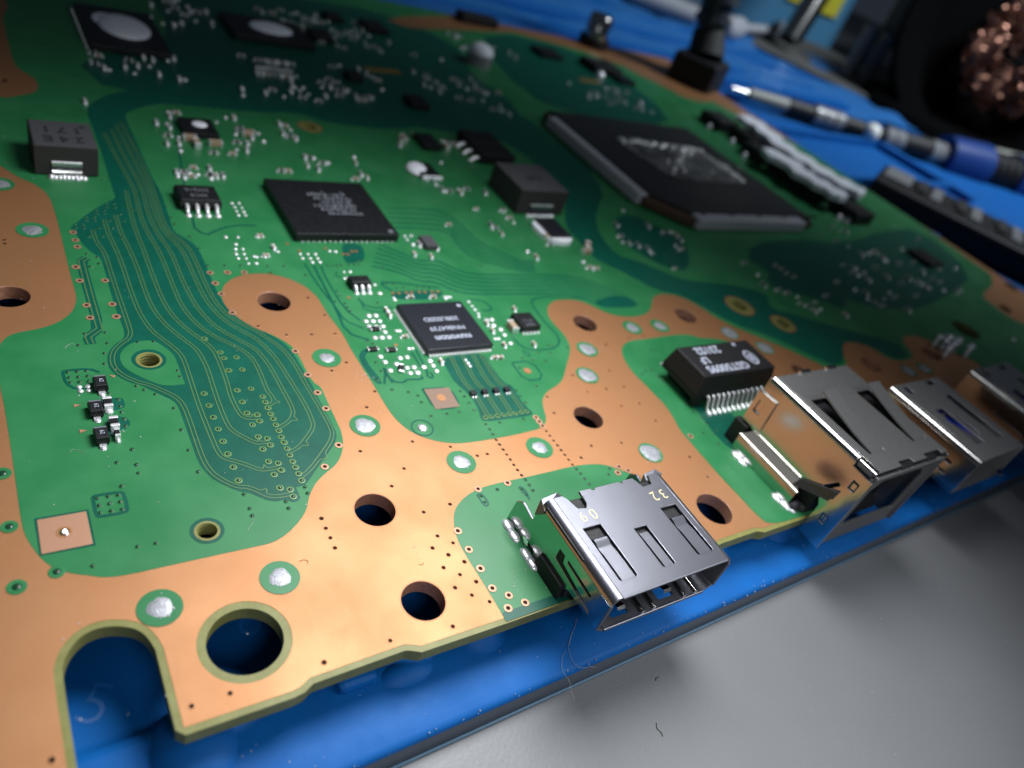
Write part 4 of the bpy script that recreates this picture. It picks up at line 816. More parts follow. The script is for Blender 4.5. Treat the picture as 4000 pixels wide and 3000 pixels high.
# inductors
def inductor(x0, x1, y0, y1, h, label, rows, top=FERRITE):
    c = MB()
    c.box(x0, x1, y0, y1, .15, h - .02, 0)
    c.prism(rect(x0 + .12, x1 - .12, y0 + .12, y1 - .12), [], .2, (0, 0, h + .02), mi=1)
    c = c.build('inductor', [DARKFER, top], pcb, label=label, bevel=.14)
    xm = (x0 + x1) / 2
    hw = (x1 - x0) * .235
    b = MB()
    prof = [(y0 + .2, 1.9), (y0 - .12, 1.9), (y0 - .16, .75), (y0 - .9, .1)]
    vs = [(x, y, z) for x in (xm - hw, xm + hw) for y, z in prof]
    b.add(vs, [(i, i + 1, i + 5, i + 4) for i in range(3)], 0)
    b.tube([(xm - hw, y0 - .1, 1.9), (xm + hw, y0 - .1, 1.9)], .16, 8, 1)
    vs2 = []
    for i in range(9):
        f = i / 8
        b.dome(xm - hw * 1.1 + 2.2 * hw * f, y0 - .55, .02, .42, .36 + .1 * random.random(), 8, 3, 1)
    b.build('terminal', [STEELM, SOLDER], c, smooth=50)
    for s, yy, sz in rows:
        text(s, xm, yy, h + .03, sz, PRINTD, c, bold=.06)
    MB().dome(x1 - 1.1, y1 - 1.4, h + .02, .38, .02, 14, 2).build('index_dot', PRINTD, c)
    return c
inductor(7.1, 14.1, 99.4, 106.5, 4.0, 'grey square inductor with dark stamped print at the left', [('1 7 1', 103.9, 2.2), ('2 4 E', 101.4, 2.2)])
inductor(76.4, 86.6, 93.2, 103.2, 4.6, 'larger dark grey inductor right of the memory chip', [('R47', 98.0, 2.2)])
# black package and small ones behind the inductor
c = body('power_transistor', 79.4, 87.0, 111.4, 121.8, .2, 2.1, BLACKP, 'black flat power package behind the grey inductor', .15)
MB().box(79.6, 86.8, 116.4, 116.7, 2.1, 2.16).build('mould_line', DARKFER, c)
pk = MB().tube([(0, 0, .8), (-.9, 0, .7), (-1.3, 0, .15), (-1.9, 0, .1)], .42, 8).build('pin', SOLDER, c, smooth=50)
for i, y in enumerate((112.6, 115.4, 118.2)):
    o = pk if i == 0 else copy(pk)
    o.location = (79.4, y, 0)
body('driver_chip', 69.2, 72.9, 115.2, 120.4, .15, 1.2, BLACK, 'small black chip behind the inductor', .1)
c = body('glued_chip', 63.4, 66.9, 104.0, 108.6, .1, .9, BLACK, 'small black chip half covered in white paste', .08)
MB().dome(63.8, 106.9, .3, 1.9, 1.1, 16, 4, ry=2.2).box(63.4, 67.2, 103.6, 104.0, .2, .8).build('thermal_paste', PASTE, c, smooth=60)
c = body('glued_chip', 78.1, 82.3, 84.2, 89.9, .9, 1.35, BLACKB, 'tilted black chip on a bed of white paste under the inductor', .06)
MB().prism(chaikin([(77.4, 90.2), (77.0, 86.5), (78.2, 83.6), (80.5, 82.9), (82.8, 83.6), (82.8, 90)], 2), [], .85, (0, 0, .9)).build('thermal_paste', PASTE, c, bevel=.2)
for l_, x0_, x1_, y0_, y1_ in (('dark chip in front of the far memory', 66, 70.5, 166, 172), ('dark chip by the far copper patch', 84, 90, 179, 186), ('small dark chip at the back', 75, 79, 182, 187), ('dark chip on the far edge of the teal channel', 75.5, 79.5, 134, 139), ('small chip alone beyond the channel', 66, 69, 144.5, 148.5), ('dark chip at the far right', 186.5, 193.0, 73.0, 80.0), ('dark chip near the back edge', 141, 149, 184, 191), ('small dark chip under the silver can', 163, 169, 172, 178)):
    body('small_chip', x0_, x1_, y0_, y1_, .1, 1.3, BLACK, l_, .1)
# main processor
apu = MB()
apu.prism(chaikin([(110.5, 97.5), (110.5, 97.5), (117.0, 89.8), (117.0, 89.8), (158.2, 89.8), (158.2, 89.8), (158.2, 137.0), (158.2, 137.0), (110.5, 137.0), (110.5, 137.0)], 1), [], 1.6, (0, 0, 2.0))
apu = apu.build('processor', SUBST, pcb, label='large square processor with black top and grey frame bars', bevel=.2)
b = MB()
ring = [(112.2, 98.6), (118.0, 91.6)]
x = 118.0
while x < 157:
    ring += [(x + 2, 91.4), (x + 3.4, 90.6), (x + 4.8, 91.6), (x + 8, 92.0)]
    x += 9
ring += [(157.6, 92), (157.6, 136.4), (111.4, 136.4), (111.6, 120)]
b.prism(ring, [], .7, (0, 0, 2.7))
b.build('black_cover', APUB, apu, bevel=.15)
STF = [('long grey bar along the left side', rect(109.2, 111.8, 98.4, 133.5)), ('grey bar along the front side', rect(118.4, 154.0, 88.6, 91.6))]
for l_, r_ in STF:
    MB().prism(r_, [], 2.2, (0, 0, 2.45)).build('stiffener_bar', STIFF, apu, label=l_, bevel=.2)
b = MB()
q = [(122.6, 124.2), (129, 123.6), (136, 124.3), (143, 123.2), (148.3, 123.4), (149.2, 117), (149.8, 110), (150.4, 105.4), (144, 106.0), (137, 105.0), (131, 106.2), (127, 104.9), (124.4, 107.5), (123.0, 113), (122.2, 119)]
b.prism(chaikin(q, 1), [], .25, (0, 0, 2.95))
b.build('die_surface', mat('smeared_die', (.055, .052, .05), .4, .3, col2=(.20, .195, .19), nscale=.28, bump=1.2, bscale=.7, lo=.42, hi=.62), apu, bevel=.1)
b = MB()
rr_ = random.Random(5)
for (xa, ya), (xb, yb), n_ in (((123, 124), (148, 123), 60), ((148.5, 122.5), (150, 107), 44)):
    for i in range(n_):
        f = i / n_
        r_ = rr_.uniform(.4, 1.1) * (1.15 if .5 < f < .75 else .9)
        b.dome(xa + (xb - xa) * f + rr_.uniform(-.5, .5), ya + (yb - ya) * f - abs(rr_.gauss(0, .8)), 2.9, r_, r_ * .55, 8, 2, ry=r_ * rr_.uniform(.7, 1.4))
for x, y, r_ in ((130, 113.5, .9), (133.5, 114, 1.0), (136, 115.5, 1.1), (129, 110, .9), (131.5, 109.4, 1.0), (133, 112, .7), (139.5, 119.5, 1.9), (141.5, 118.6, 1.7), (138.2, 121, 1.4), (127, 108, .6), (142, 110, .5), (146, 107, .6)):
    b.dome(x, y, 2.9, r_, r_ * .8, 12, 4)
b.build('liquid_metal', LIQUID, apu, smooth=50, kind='stuff')
# row of power blocks under white putty along the right edge
blk = MB().box(-4.2, 4.2, -4.4, 4.4, .1, 3.2).build('power_block', BLACKP, pcb, bevel=.3, label='black block in the row under the white putty')
pts = [(183, 148), (186, 137.5), (180.5, 127.5), (181.5, 117.5), (179.5, 107.5), (184, 97.0), (191, 127), (191, 117), (190, 107)]
for i, (x, y) in enumerate(pts):
    o = blk if i == 0 else copy(blk)
    o.location = (x, y, 0)
endk = MB().dome(0, 0, 0, .9, 1.4, 10, 3).build('block_terminal', SOLDER, pcb, smooth=60)
for i, (x, y) in enumerate([(177.5, 146), (178.5, 137), (174.5, 128), (177.5, 95.5), (179.5, 94)]):
    o = endk if i == 0 else copy(endk)
    o.location = (x, y, 0)
def putty(pts, r, z, label):
    b = MB()
    c = chaikin(pts, 3, False)
    wv_ = [r * (1 + .24 * math.sin(i * 1.02)) * min(1, (i + 1.2) / 4, (len(c) - i + .2) / 4) for i in range(len(c))]
    la = [offset(c, wv_[i])[i] for i in range(len(c))]
    lb = [offset(c, -wv_[i])[i] for i in range(len(c))]
    b.prism(la + lb[::-1], [], 1.5, (0, 0, z + 1.2))
    b.build('thermal_putty', PASTE, pcb, label=label, bevel=.55)
putty([(190.5, 147), (191.0, 138), (187.0, 128), (188.0, 118), (188.5, 109), (192.5, 101)], 3.6, 3.8, 'long wavy strip of white putty nearest the board edge')
putty([(173.0, 121.5), (178.5, 118.5), (176.0, 110.5), (178.0, 103.5), (179.5, 98.0)], 3.4, 3.8, 'shorter wavy strip of white putty beside the processor')
# silver can capacitor and knob at the back edge, white blob
c = MB().tube([(178, 208, 0), (178, 208, 3.2)], 5.2, 20).build('can_capacitor', BLACKP, pcb, label='silver can capacitor on a black base at the far edge', bevel=.3)
MB().tube([(178, 208, 3.2), (178, 208, 9.6), (178, 208, 10.2)], [4.0, 4.0, 3.4], 24).build('can', STEELM, c, smooth=50)
c = MB().box(157, 168, 178, 187, .1, 2.2).build('edge_connector', BLACKP, pcb, label='black connector block behind the processor', bevel=.4)
MB().dome(157.5, 176, 0, 1.6, 1.8, 12, 4).build('solder_end', SOLDER, c, smooth=60)
c = MB().box(124, 137, 204, 209, .1, 2.6).build('edge_connector', BLACKP, pcb, label='black connector at the back edge', bevel=.4)
c = MB().tube([(110.5, 169, 0), (110.5, 169, 3.0)], 3.3, 18).build('white_stud', SOLDERM, pcb, label='round white stud far back on the board', smooth=50)
MB().dome(110.5, 169, 3.0, 3.3, 2.4, 18, 5).build('stud_head', PASTE, c, smooth=60)
for x, y, a in ((77.5, 154.5, -.5), (150, 171, -.6)):
    MB().prism([(x - 4.5, y), (x + 4, y + 1), (x + 4.5, y - .8), (x - 4, y - 2)], [], .06, (0, 0, .12)).build('gold_pad', GOLD, pcb)
# diode trio at lower left
def diode(x, y, label):
    b = MB()
    b.taper(-.72, .72, -.98, .98, .5, 1.0, .12)
    b.taper(-.62, .62, -.9, .9, .06, .5, -.1)
    o = b.build('diode', BLACK, pcb, label=label, bevel=.06)
    o.location = (x, y, 0)
    MB().box(-.58, .58, .66, .84, 1.0, 1.012).build('band', PRINTG, o)
    t = text('62', .08, .0, 1.008, .62, PRINTW, o, rz=-math.pi / 2)
    e = MB().box(-.34, .34, -1.35, -.85, .04, .28).dome(0, -1.4, 0, .38, .2, 10, 3).build('terminal', SOLDER, o, smooth=40)
    f = copy(e, rz=math.pi)
    o.scale = (.82, .82, .9)
    return o
diode(7.35, 55.57, 'black diode marked 62, middle of the trio')
diode(7.29, 52.13, 'black diode marked 62, nearest of the trio')
diode(8.23, 58.91, 'black diode marked 62, farthest of the trio')
b = MB()
b.box(-.36, .36, -.34, .34, .05, .62, 0).box(-.38, .38, .34, .66, 0, .66, 1).box(-.38, .38, -.66, -.34, 0, .66, 1).dome(0, -.8, 0, .38, .3, 10, 3, 1)
ck = b.build('black_capacitor', [BLACK, PADW], pcb, bevel=.06)
o = ck
o.location = (8.41, 56.24, .03)
o.scale = (1, 1, 1)
o = copy(ck)
o.location = (8.51, 53.59, .03)
o.scale = (1, 1, 1)
o = copy(ck)
o.location = (8.52, 52.17, .03)
o.scale = (0.6, 0.75, 1)
# small filter chips under the video chip
fk = MB().box(-.36, .36, -.30, .30, .06, .5).build('filter_chip', BLACKB, pcb, bevel=.04)
fp = MB().dome(0, 0, 0, .17, .16, 10, 3).build('pad', PADW, fk, smooth=60)
fp.location = (-.2, -.48, .04)
copy(fp, loc=(.2, -.48, .04))
fk.location = (45.21, 51.46, 0)
o = copy(fk, loc=(46.78, 51.44, 0))
for c_ in list(fk.children):
    copy(c_, o)
o = copy(fk, loc=(48.37, 51.42, 0))
for c_ in list(fk.children):
    copy(c_, o)
o = copy(fk, loc=(49.89, 51.34, 0))
for c_ in list(fk.children):
    copy(c_, o)
# ------------------------------------------------------------------ ethernet transformer
TX0, TX1, TY0, TY1 = 75.2, 90.1, 43.7, 50.7
b = MB()
b.box(TX0 + .9, TX1 - .3, TY0 + .5, TY1 - .5, .25, 2.4)
b.taper(TX0 - .55, TX1 + .3, TY0 - .1, TY1 + .1, 2.2, 5.0, .55)
b.box(TX0 - .5, TX1 + .25, TY0 - .05, TY1 + .05, 1.5, 2.2)
b.box(TX0 + .1, TX0 + 1.4, TY0 - .1, TY0 + .9, .2, 1.6)
tx = b.build('transformer_module', BLACKP, pcb, label='black pulse transformer module with white print and a comb of bent pins', bevel=.16)
text('GST5009S', 80.9, 45.4, 5.006, 1.95, PRINTW, tx, bold=.05, squash=.95)
text('LF', 77.9, 47.2, 5.006, 1.75, PRINTW, tx, bold=.05)
text('231S2', 80.2, 49.1, 5.006, 1.95, PRINTW, tx, bold=.05)
b = MB()
b.prism([(87.0 + 1.0 * math.cos(i * math.pi / 14), 46.6 + 1.45 * math.sin(i * math.pi / 14)) for i in range(28)], [[(87.0 + .72 * math.cos(i * math.pi / 14), 46.6 + 1.15 * math.sin(i * math.pi / 14)) for i in range(28)]], 0, (0, 0, 5.01))
b.build('logo_ring', PRINTW, tx)
text('B', 87.0, 46.6, 5.008, 1.8, PRINTW, tx, bold=.04)
MB().dome(86.3, 49.6, 5.0, .33, .02, 12, 2).build('index_dot', PRINTW, tx)
prof = [(0, .15, 1.75), (0, -.35, 1.78), (0, -.52, 1.55), (0, -.95, .35), (0, -1.2, .12), (0, -1.9, .1)]
pk = MB()
pk.tube(prof, [.2, .22, .22, .18, .24, .2], 8).dome(0, -1.55, 0, .30, .24, 8, 3, ry=.55)
pk = pk.build('pin', SOLDER, tx, smooth=60)
for i in range(12):
    for k, (y, rz) in enumerate(((TY0, 0), (TY1, math.pi))):
        o = pk if (i == 0 and k == 0) else copy(pk)
        o.location = (77.3 + i * 1.02, y, 0)
        o.rotation_euler = (0, 0, rz)
# ------------------------------------------------------------------ HDMI socket
HX0, HX1, HYF, HYB, HZ = 39.9, 55.1, 19.8, 31.0, 6.1
def arc(cx, cz, r, a0, a1, n=7):
    return [(cx + r * math.cos(math.radians(a0 + (a1 - a0) * i / n)), cz + r * math.sin(math.radians(a0 + (a1 - a0) * i / n))) for i in range(n + 1)]
T = .28
top = [(HX0 + .95, HYF), (HX1 - .95, HYF), (HX1 - .95, 30.2), (HX1 - 1.0, 31.0), (53.0, 31.0), (52.7, 29.9), (51.4, 29.8), (51.1, 30.7), (50.9, 31.05), (49.5, 31.05), (49.4, 30.85), (49.15, 30.85), (49.05, 31.05), (45.9, 31.05), (45.8, 30.85), (45.5, 30.85), (45.4, 31.05), (44.0, 31.05), (43.9, 29.6), (43.5, 29.1), (42.6, 29.3), (42.2, 30.6), (41.9, 31.0), (HX0 + .95, 31.0)]
slots = [(41.65, 43.75, 27.1, 21.4, 25.9), (46.82, 48.38, 25.65, 21.3, 25.2), (51.4, 53.5, 26.95, 21.3, 25.75)]
b = MB()
b.prism(top, [[(x0_, yb), (x0_, yf), (x0_ + .32, yf - .15), (x1_ - .32, yf - .15), (x1_, yf), (x1_, yb)] for x0_, x1_, yb, yf, yt in slots], T, (0, 0, HZ))
hd = b
# rolled edges, walls and bottom of the shell, open at the front
R_ = .95
lw = [(y, z) for y, z in ((HYF, 1.9), (HYF, HZ - R_), (31.0, HZ - R_), (31.2, 4.5), (31.3, 3.0), (33.2, 3.3), (34.0, 2.6), (34.2, .1), (31.6, .1), (31.2, .6), (29.6, .6), (29.3, .0), (28.7, .0), (28.5, 1.7), (27.7, 1.3), (27.4, .55), (25.0, .55), (24.2, 1.6))]
lh = [rect(21.3, 27.0, 2.2, 2.5), rect(22.2, 26.3, 3.5, 3.8), rect(26.2, 27.0, 2.2, 3.8)]
hl_ = [[(21.2, 2.15), (27.0, 2.75), (27.0, 4.0), (26.2, 4.0), (26.0, 3.2), (21.4, 2.5)], [(21.9, 3.55), (25.6, 3.75), (25.6, 4.05), (21.9, 3.9)]]
hd.prism(lw, hl_, T, (HX0, 0, 0), (0, -1, 0), (0, 0, 1)) if False else None
# left wall: outer face looks to -x
hd.prism([(-y, z) for y, z in lw], [[(-y, z) for y, z in h] for h in hl_], T, (HX0, 0, 0), (0, -1, 0), (0, 0, 1))
hd.prism(lw, [], T, (HX1, 0, 0), (0, 1, 0), (0, 0, 1))
hd.strip(arc(HX0 + R_, HZ - R_, R_, 180, 90), HYF, 31.0, T)
hd.strip(arc(HX1 - R_, HZ - R_, R_, 90, 0), HYF, 31.0, T)
hd.strip([(HX0, 1.95), (HX0 + .05, 1.7), (HX0 + .9, 1.15), (HX0 + 1.3, 1.05)][::-1], HYF, 24.0, T)
hd.strip([(HX1 - 1.3, 1.05), (HX1 - .9, 1.15), (HX1 - .05, 1.7), (HX1, 1.95)][::-1], HYF, 24.0, T)
bottom = rect(HX0 + 1.3, HX1 - 1.3, HYF, 24.2)
hd.prism(bottom, [rect(42.6, 44.6, 20.5, 21.7), rect(48.5, 50.4, 20.5, 21.7)], T, (0, 0, 1.33))
hdmi = hd.build('hdmi_port', [STEEL, STEELM], pcb, smooth=35, label='silver display socket with three spring slots and yellow laser digits 09 and 32', bevel=.05)
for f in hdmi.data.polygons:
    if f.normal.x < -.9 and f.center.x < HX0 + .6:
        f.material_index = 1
for x0_, x1_, yb, yf, yt in slots:
    m_ = .26 if x1_ - x0_ > 1.8 else .24
    xa, xb = x0_ + m_, x1_ - m_ - .05
    if x1_ - x0_ > 1.8:
        pr_ = [(yf - .3, HZ - .02), (yf + 2.6, HZ - .05), (yt - 1.2, HZ - .16), (yt - .85, HZ - .12), (yt - .55, HZ + .02), (yt - .2, HZ + .02), (yt, HZ - .25)]
    else:
        pr_ = [(yf - .3, HZ - .02), (yf + 2.2, HZ - .05), (yt - .4, HZ - .10), (yt - .1, HZ - .14)]
    b = MB()
    m2 = len(pr_)
    vs = [(x, y, z - d) for d in (0, .2) for x in (xa, xb) for y, z in pr_]
    fs = []
    for i in range(m2 - 1):
        fs += [(i, m2 + i, m2 + i + 1, i + 1), (2 * m2 + i, 2 * m2 + i + 1, 3 * m2 + i + 1, 3 * m2 + i), (i, i + 1, 2 * m2 + i + 1, 2 * m2 + i), (m2 + i, 3 * m2 + i, 3 * m2 + i + 1, m2 + i + 1)]
    fs.append((m2 - 1, 2 * m2 - 1, 4 * m2 - 1, 3 * m2 - 1))
    b.add(vs, fs).build('spring_tongue', STEEL, hdmi, smooth=40)
for s, x, y in (('0', 43.75, 28.35), ('9', 42.5, 28.35), ('3', 53.0, 28.45), ('2', 51.8, 28.45)):
    text(s, x, y, HZ + .006, 1.65, PRINTY, hdmi, bold=-.025, rz=math.pi + (.0 if x < 50 else .15))
# folded ears at the rear corners
for xa, xb in ((39.75, 42.0), (53.0, 54.9)):
    b = MB()
    pr_ = [(xa, 30.3, 5.2), (xa + .25, 30.55, 6.0), (xb, 30.7, 6.15), (xb, 31.75, 5.75), (xa + .35, 31.6, 5.55), (xa - .05, 31.2, 4.2)]
    b.add(pr_ + [(x, y, z - .3) for x, y, z in pr_], [(0, 1, 2), (0, 2, 3, 4), (0, 4, 5), (5, 4, 10, 11), (4, 3, 9, 10), (3, 2, 8, 9), (2, 1, 7, 8), (1, 0, 6, 7), (0, 5, 11, 6)])
    b.build('folded_ear', STEEL, hdmi, bevel=.06)
b = MB()
b.box(HX0 + .05, HX1 - .05, 24.3, 30.6, .15, 5.7)
b.box(HX0 - .5, HX0 + .3, 24.5, 28.4, .06, .5)
b.taper(HX0 - .55, HX0 + .4, 24.5, 28.6, .0, 1.5, .2)
b.build('insulator', BLACKP, hdmi, bevel=.1)
for x in (45.9, 47.4, 51.4, 53.0):
    MB().tube([(x, HYF + .1, 1.36), (x, 23.9, 1.36)], .28, 10).build('ridge', STEELM, hdmi, smooth=60)
for x, yb_ in ((43.6, 20.9), (49.45, 20.9)):
    MB().add([(x - .5, 22.6, 1.5), (x + .5, 22.6, 1.5), (x + .45, yb_, 2.1), (x - .45, yb_, 2.1), (x - .45, yb_ - .25, 1.9), (x + .45, yb_ - .25, 1.9)], [(0, 1, 2, 3), (3, 2, 5, 4)]).build('lower_spring', STEELM, hdmi, smooth=50)
b = MB()
b.tube([(HX0 + 1.0, HYF + .02, HZ - .12), (HX1 - 1.0, HYF + .02, HZ - .12)], .14, 8).tube([(HX0 + 1.2, HYF + .02, 1.2), (HX1 - 1.2, HYF + .02, 1.2)], .17, 8)
b.tube([(HX0 + .12, HYF + .02, 1.9), (HX0 + .12, HYF + .02, HZ - .9)], .15, 8).tube([(HX1 - .12, HYF + .02, 1.9), (HX1 - .12, HYF + .02, HZ - .9)], .15, 8)
b.build('mouth_lip', STEEL, hdmi, smooth=60, kind='stuff')
MB().box(42.4, 52.6, 20.9, 24.3, 3.2, 4.4).build('contact_tongue', BLACKP, hdmi, bevel=.1)
b = MB()
for i in range(9):
    b.box(43.2 + i * 1.05, 43.6 + i * 1.05, 21.7, 24.2, 4.4, 4.46)
b.build('contact_strips', GOLD, hdmi, kind='stuff')
for x, y in ((39.35, 33.2), (39.3, 31.9), (39.3, 29.6), (39.35, 28.5)):
    b = MB()
    b.dome(0, 0, 0, .55, .36, 14, 5, ry=.85)
    o = b.build('solder_fillet', SOLDER, hdmi, smooth=60)
    o.location = (x, y, .03)
# tiny parts behind the socket
for x, y in ((40.6, 33.6), (40.9, 32.6)):
    put(jk, ji, x, y, 0, 1.1)
# ------------------------------------------------------------------ network socket
RX0, RX1, RYF, RYB, RZ = 76.8, 92.8, 20.7, 37.2, 10.7
b = MB()
r_ = .7
topr = [(RX0 + r_, RYF + .35), (RX0 + r_ + .1, RYF + .35), (82.0, RYF + .35), (82.1, RYF + 1.0), (84.6, RYF + 1.0), (84.7, RYF + .35), (87.6, RYF + .35), (87.7, RYF + 1.0), (91.2, RYF + 1.0), (91.3, RYF + .35), (RX1 - .3, RYF + .35), (RX1 - .3, RYB), (RX0 + r_, RYB)]
ton = [(78.9, 82.1, 23.6, 32.6), (88.4, 91.5, 23.6, 32.5)]
b.prism(topr, [rect(x0_, x1_, yf, yb) for x0_, x1_, yf, yb in ton], .25, (0, 0, RZ))
b.strip(arc(RX0 + r_, RZ - r_, r_, 180, 90), RYF + 2.9, RYB, .25)
b.strip(arc(RX0 + r_ * .6, RZ - r_ * .75, r_ * .55, 180, 90), RYF + .4, RYF + 2.7, .2)
# left wall: upper panel, front strip down to below the board
lw = [(RYF, -1.8), (RYF, 9.3), (RYF + 2.8, 9.4), (RYF + 2.8, 10.0), (RYB, 10.0), (RYB, 3.6), (36.3, 3.4), (24.2, 3.4), (23.7, 2.6), (23.7, .8), (23.7, -1.8)]
wins = [[(24.7, 5.0), (23.5, 6.7), (23.15, 6.4), (24.2, 4.7)], rect(21.6, 22.5, 6.9, 8.2), rect(21.9, 22.8, 1.2, 2.4)]
b.prism([(-y, z) for y, z in lw], [[(-y, z) for y, z in h] for h in wins], .25, (RX0, 0, 0), (0, -1, 0), (0, 0, 1))
b.prism(rect(RYF, RYB, -1.5, 10.4), [], .25, (RX1, 0, 0), (0, 1, 0), (0, 0, 1))
b.prism([(RX0, 0), (RX1, 0), (RX1, 10.4), (RX0, 10.4)], [], .25, (0, RYB, 0), (1, 0, 0), (0, 0, 1))
rj = b.build('network_port', [STEELD, STEELM], pcb, smooth=35, label='large silver network socket with lifted spring tongues on its top', bevel=.04)
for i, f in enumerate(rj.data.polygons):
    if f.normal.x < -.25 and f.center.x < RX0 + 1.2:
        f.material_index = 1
for x0_, x1_, yf, yb in ton:
    b = MB()
    vs = []
    for d in (0, .22):
        for x in (x0_ + .45, x1_ - .1):
            for i in range(7):
                f = i / 6
                vs.append((x, yf + (yb - yf - .3) * f, RZ + 1.7 * f ** 1.25 - d + .005))
    fs = []
    for i in range(6):
        fs += [(i, 7 + i, 8 + i, i + 1), (14 + i, 15 + i, 22 + i, 21 + i), (i, i + 1, 15 + i, 14 + i), (7 + i, 21 + i, 22 + i, 8 + i)]
    fs.append((6, 13, 27, 20))
    b.add(vs, fs).build('spring_tongue', STEELD, rj, smooth=40)
STEELL = mat('bright_steel', (.66, .64, .60), .3, .8, bump=.1, bscale=2)
# flared ledge and lower plate soldered to the board
b = MB()
b.add([(RX0, 35.2, 3.6), (RX0, 27.3, 3.6), (RX0 - .9, 26.2, 2.3), (RX0 - .9, 36.2, 2.3), (RX0 - 1.0, 36.2, .05), (RX0 - 1.0, 26.2, .05)], [(0, 3, 2, 1), (3, 4, 5, 2)])
b.tube([(RX0 - .05, 35.3, 3.55), (RX0 - .05, 27.2, 3.55)], .2, 8)
b.tube([(RX0 - .9, 36.2, 2.3), (RX0 - .9, 26.1, 2.3)], .18, 8)
b.m[1] = 1
b.build('lower_plate', [STEELL, STEELM], rj, smooth=60)
b = MB()
b.prism([(-37.5, 3.9), (-37.6, 8.4), (-34.8, 8.6), (-34.6, 4.1)], [[(-36.9, 5.6), (-36.9, 7.4), (-36.0, 7.5), (-35.9, 5.7)]], .3, (RX0 - .32, 0, 0), (0, -1, 0), (0, 0, 1))
b.build('latch_plate', STEELM, rj, bevel=.05)
b = MB()
fl = [(RX0 - .3, 27.0, 3.7), (RX0 - .8, 27.3, 2.5), (RX0 - .55, 23.0, 4.2), (RX0 - .35, 22.8, 5.9)]
b.add(fl + [(x + .22, y, z) for x, y, z in fl], [(0, 1, 2, 3), (7, 6, 5, 4), (0, 4, 5, 1), (1, 5, 6, 2), (2, 6, 7, 3), (3, 7, 4, 0)])
b.build('ground_spring', mat('dark_spring', (.11, .11, .115), .45, 1.0), rj, bevel=.05)
for y, z in ((21.75, 7.1), (22.05, 1.4)):
    MB().box(RX0 + .05, RX0 + .2, y, y + .55, z, z + .85).build('latch_bump', STEELM, rj, bevel=.06)
b = MB()
b.box(RX0 + .4, RX1 - .4, 24.5, RYB - .3, .1, RZ - .7)
b.box(RX0 - .5, RX0 + .5, 36.0, 38.2, .1, 3.4)
b.build('insulator', BLACKP, rj, bevel=.1)
# front frame round the dark opening
b = MB()
op = [(79.0, 1.2), (79.0, 7.2), (80.5, 8.6), (89.0, 8.6), (90.6, 7.2), (90.6, 1.2)]
b.prism(rect(RX0 + .25, RX1 - .25, -1.7, 9.6), [op], .3, (0, RYF + .32, 0), (1, 0, 0), (0, 0, 1))
b.tube([(RX0 + .5, RYF + .2, 9.75), (RX1 - .5, RYF + .2, 9.75)], .32, 10)
b.build('front_frame', STEELD, rj, smooth=40, bevel=.05)
for x in (82.15, 87.75):
    MB().box(x + .1, x + 2.4, RYF + .15, RYF + .9, RZ - .5, RZ - .2).build('frame_slot', BLACK, rj, bevel=.1)
MB().tube([(RX0 + .35, RYF + .6, 10.0), (RX0 + .35, RYF + 2.6, 10.0)], .36, 12).build('hinge_pin', STEEL, rj, smooth=60, label='dark round hinge bar at the front corner')
b = MB()
b.box(79.3, 90.3, 23.5, 24.5, .6, 9)
b.taper(81.5, 88.0, 22.0, 23.8, .9, 2.2, .3)
b.build('socket_cavity', BLACKP, rj)
for i, (x, y) in enumerate(((82.2, 37.2), (87.8, 37.2))):
    MB().box(x, x + 2.0, y - .25, y + .3, RZ - .25, RZ + .25).build('rear_lug', STEELM, rj, bevel=.08)
for x, y, r1 in ((75.4, 34.6, .7), (75.3, 33.6, .6), (75.4, 27.4, .65), (75.7, 26.2, .7), (76.0, 25.5, .5)):
    o = MB().dome(0, 0, 0, r1 * .9, r1 * .45, 14, 4, ry=r1 * 1.4).build('solder_fillet', SOLDER, rj, smooth=60)
    o.location = (x, y, .03)
b = MB()
b.dome(76.6, 25.7, .2, 1.0, .9, 12, 4, ry=.7).dome(77.4, 25.2, .2, .7, .8, 10, 4)
b.build('flux_lump', mat('burnt_flux', (.05, .05, .055), .5, .4, bump=2.0, bscale=4), rj, smooth=30)
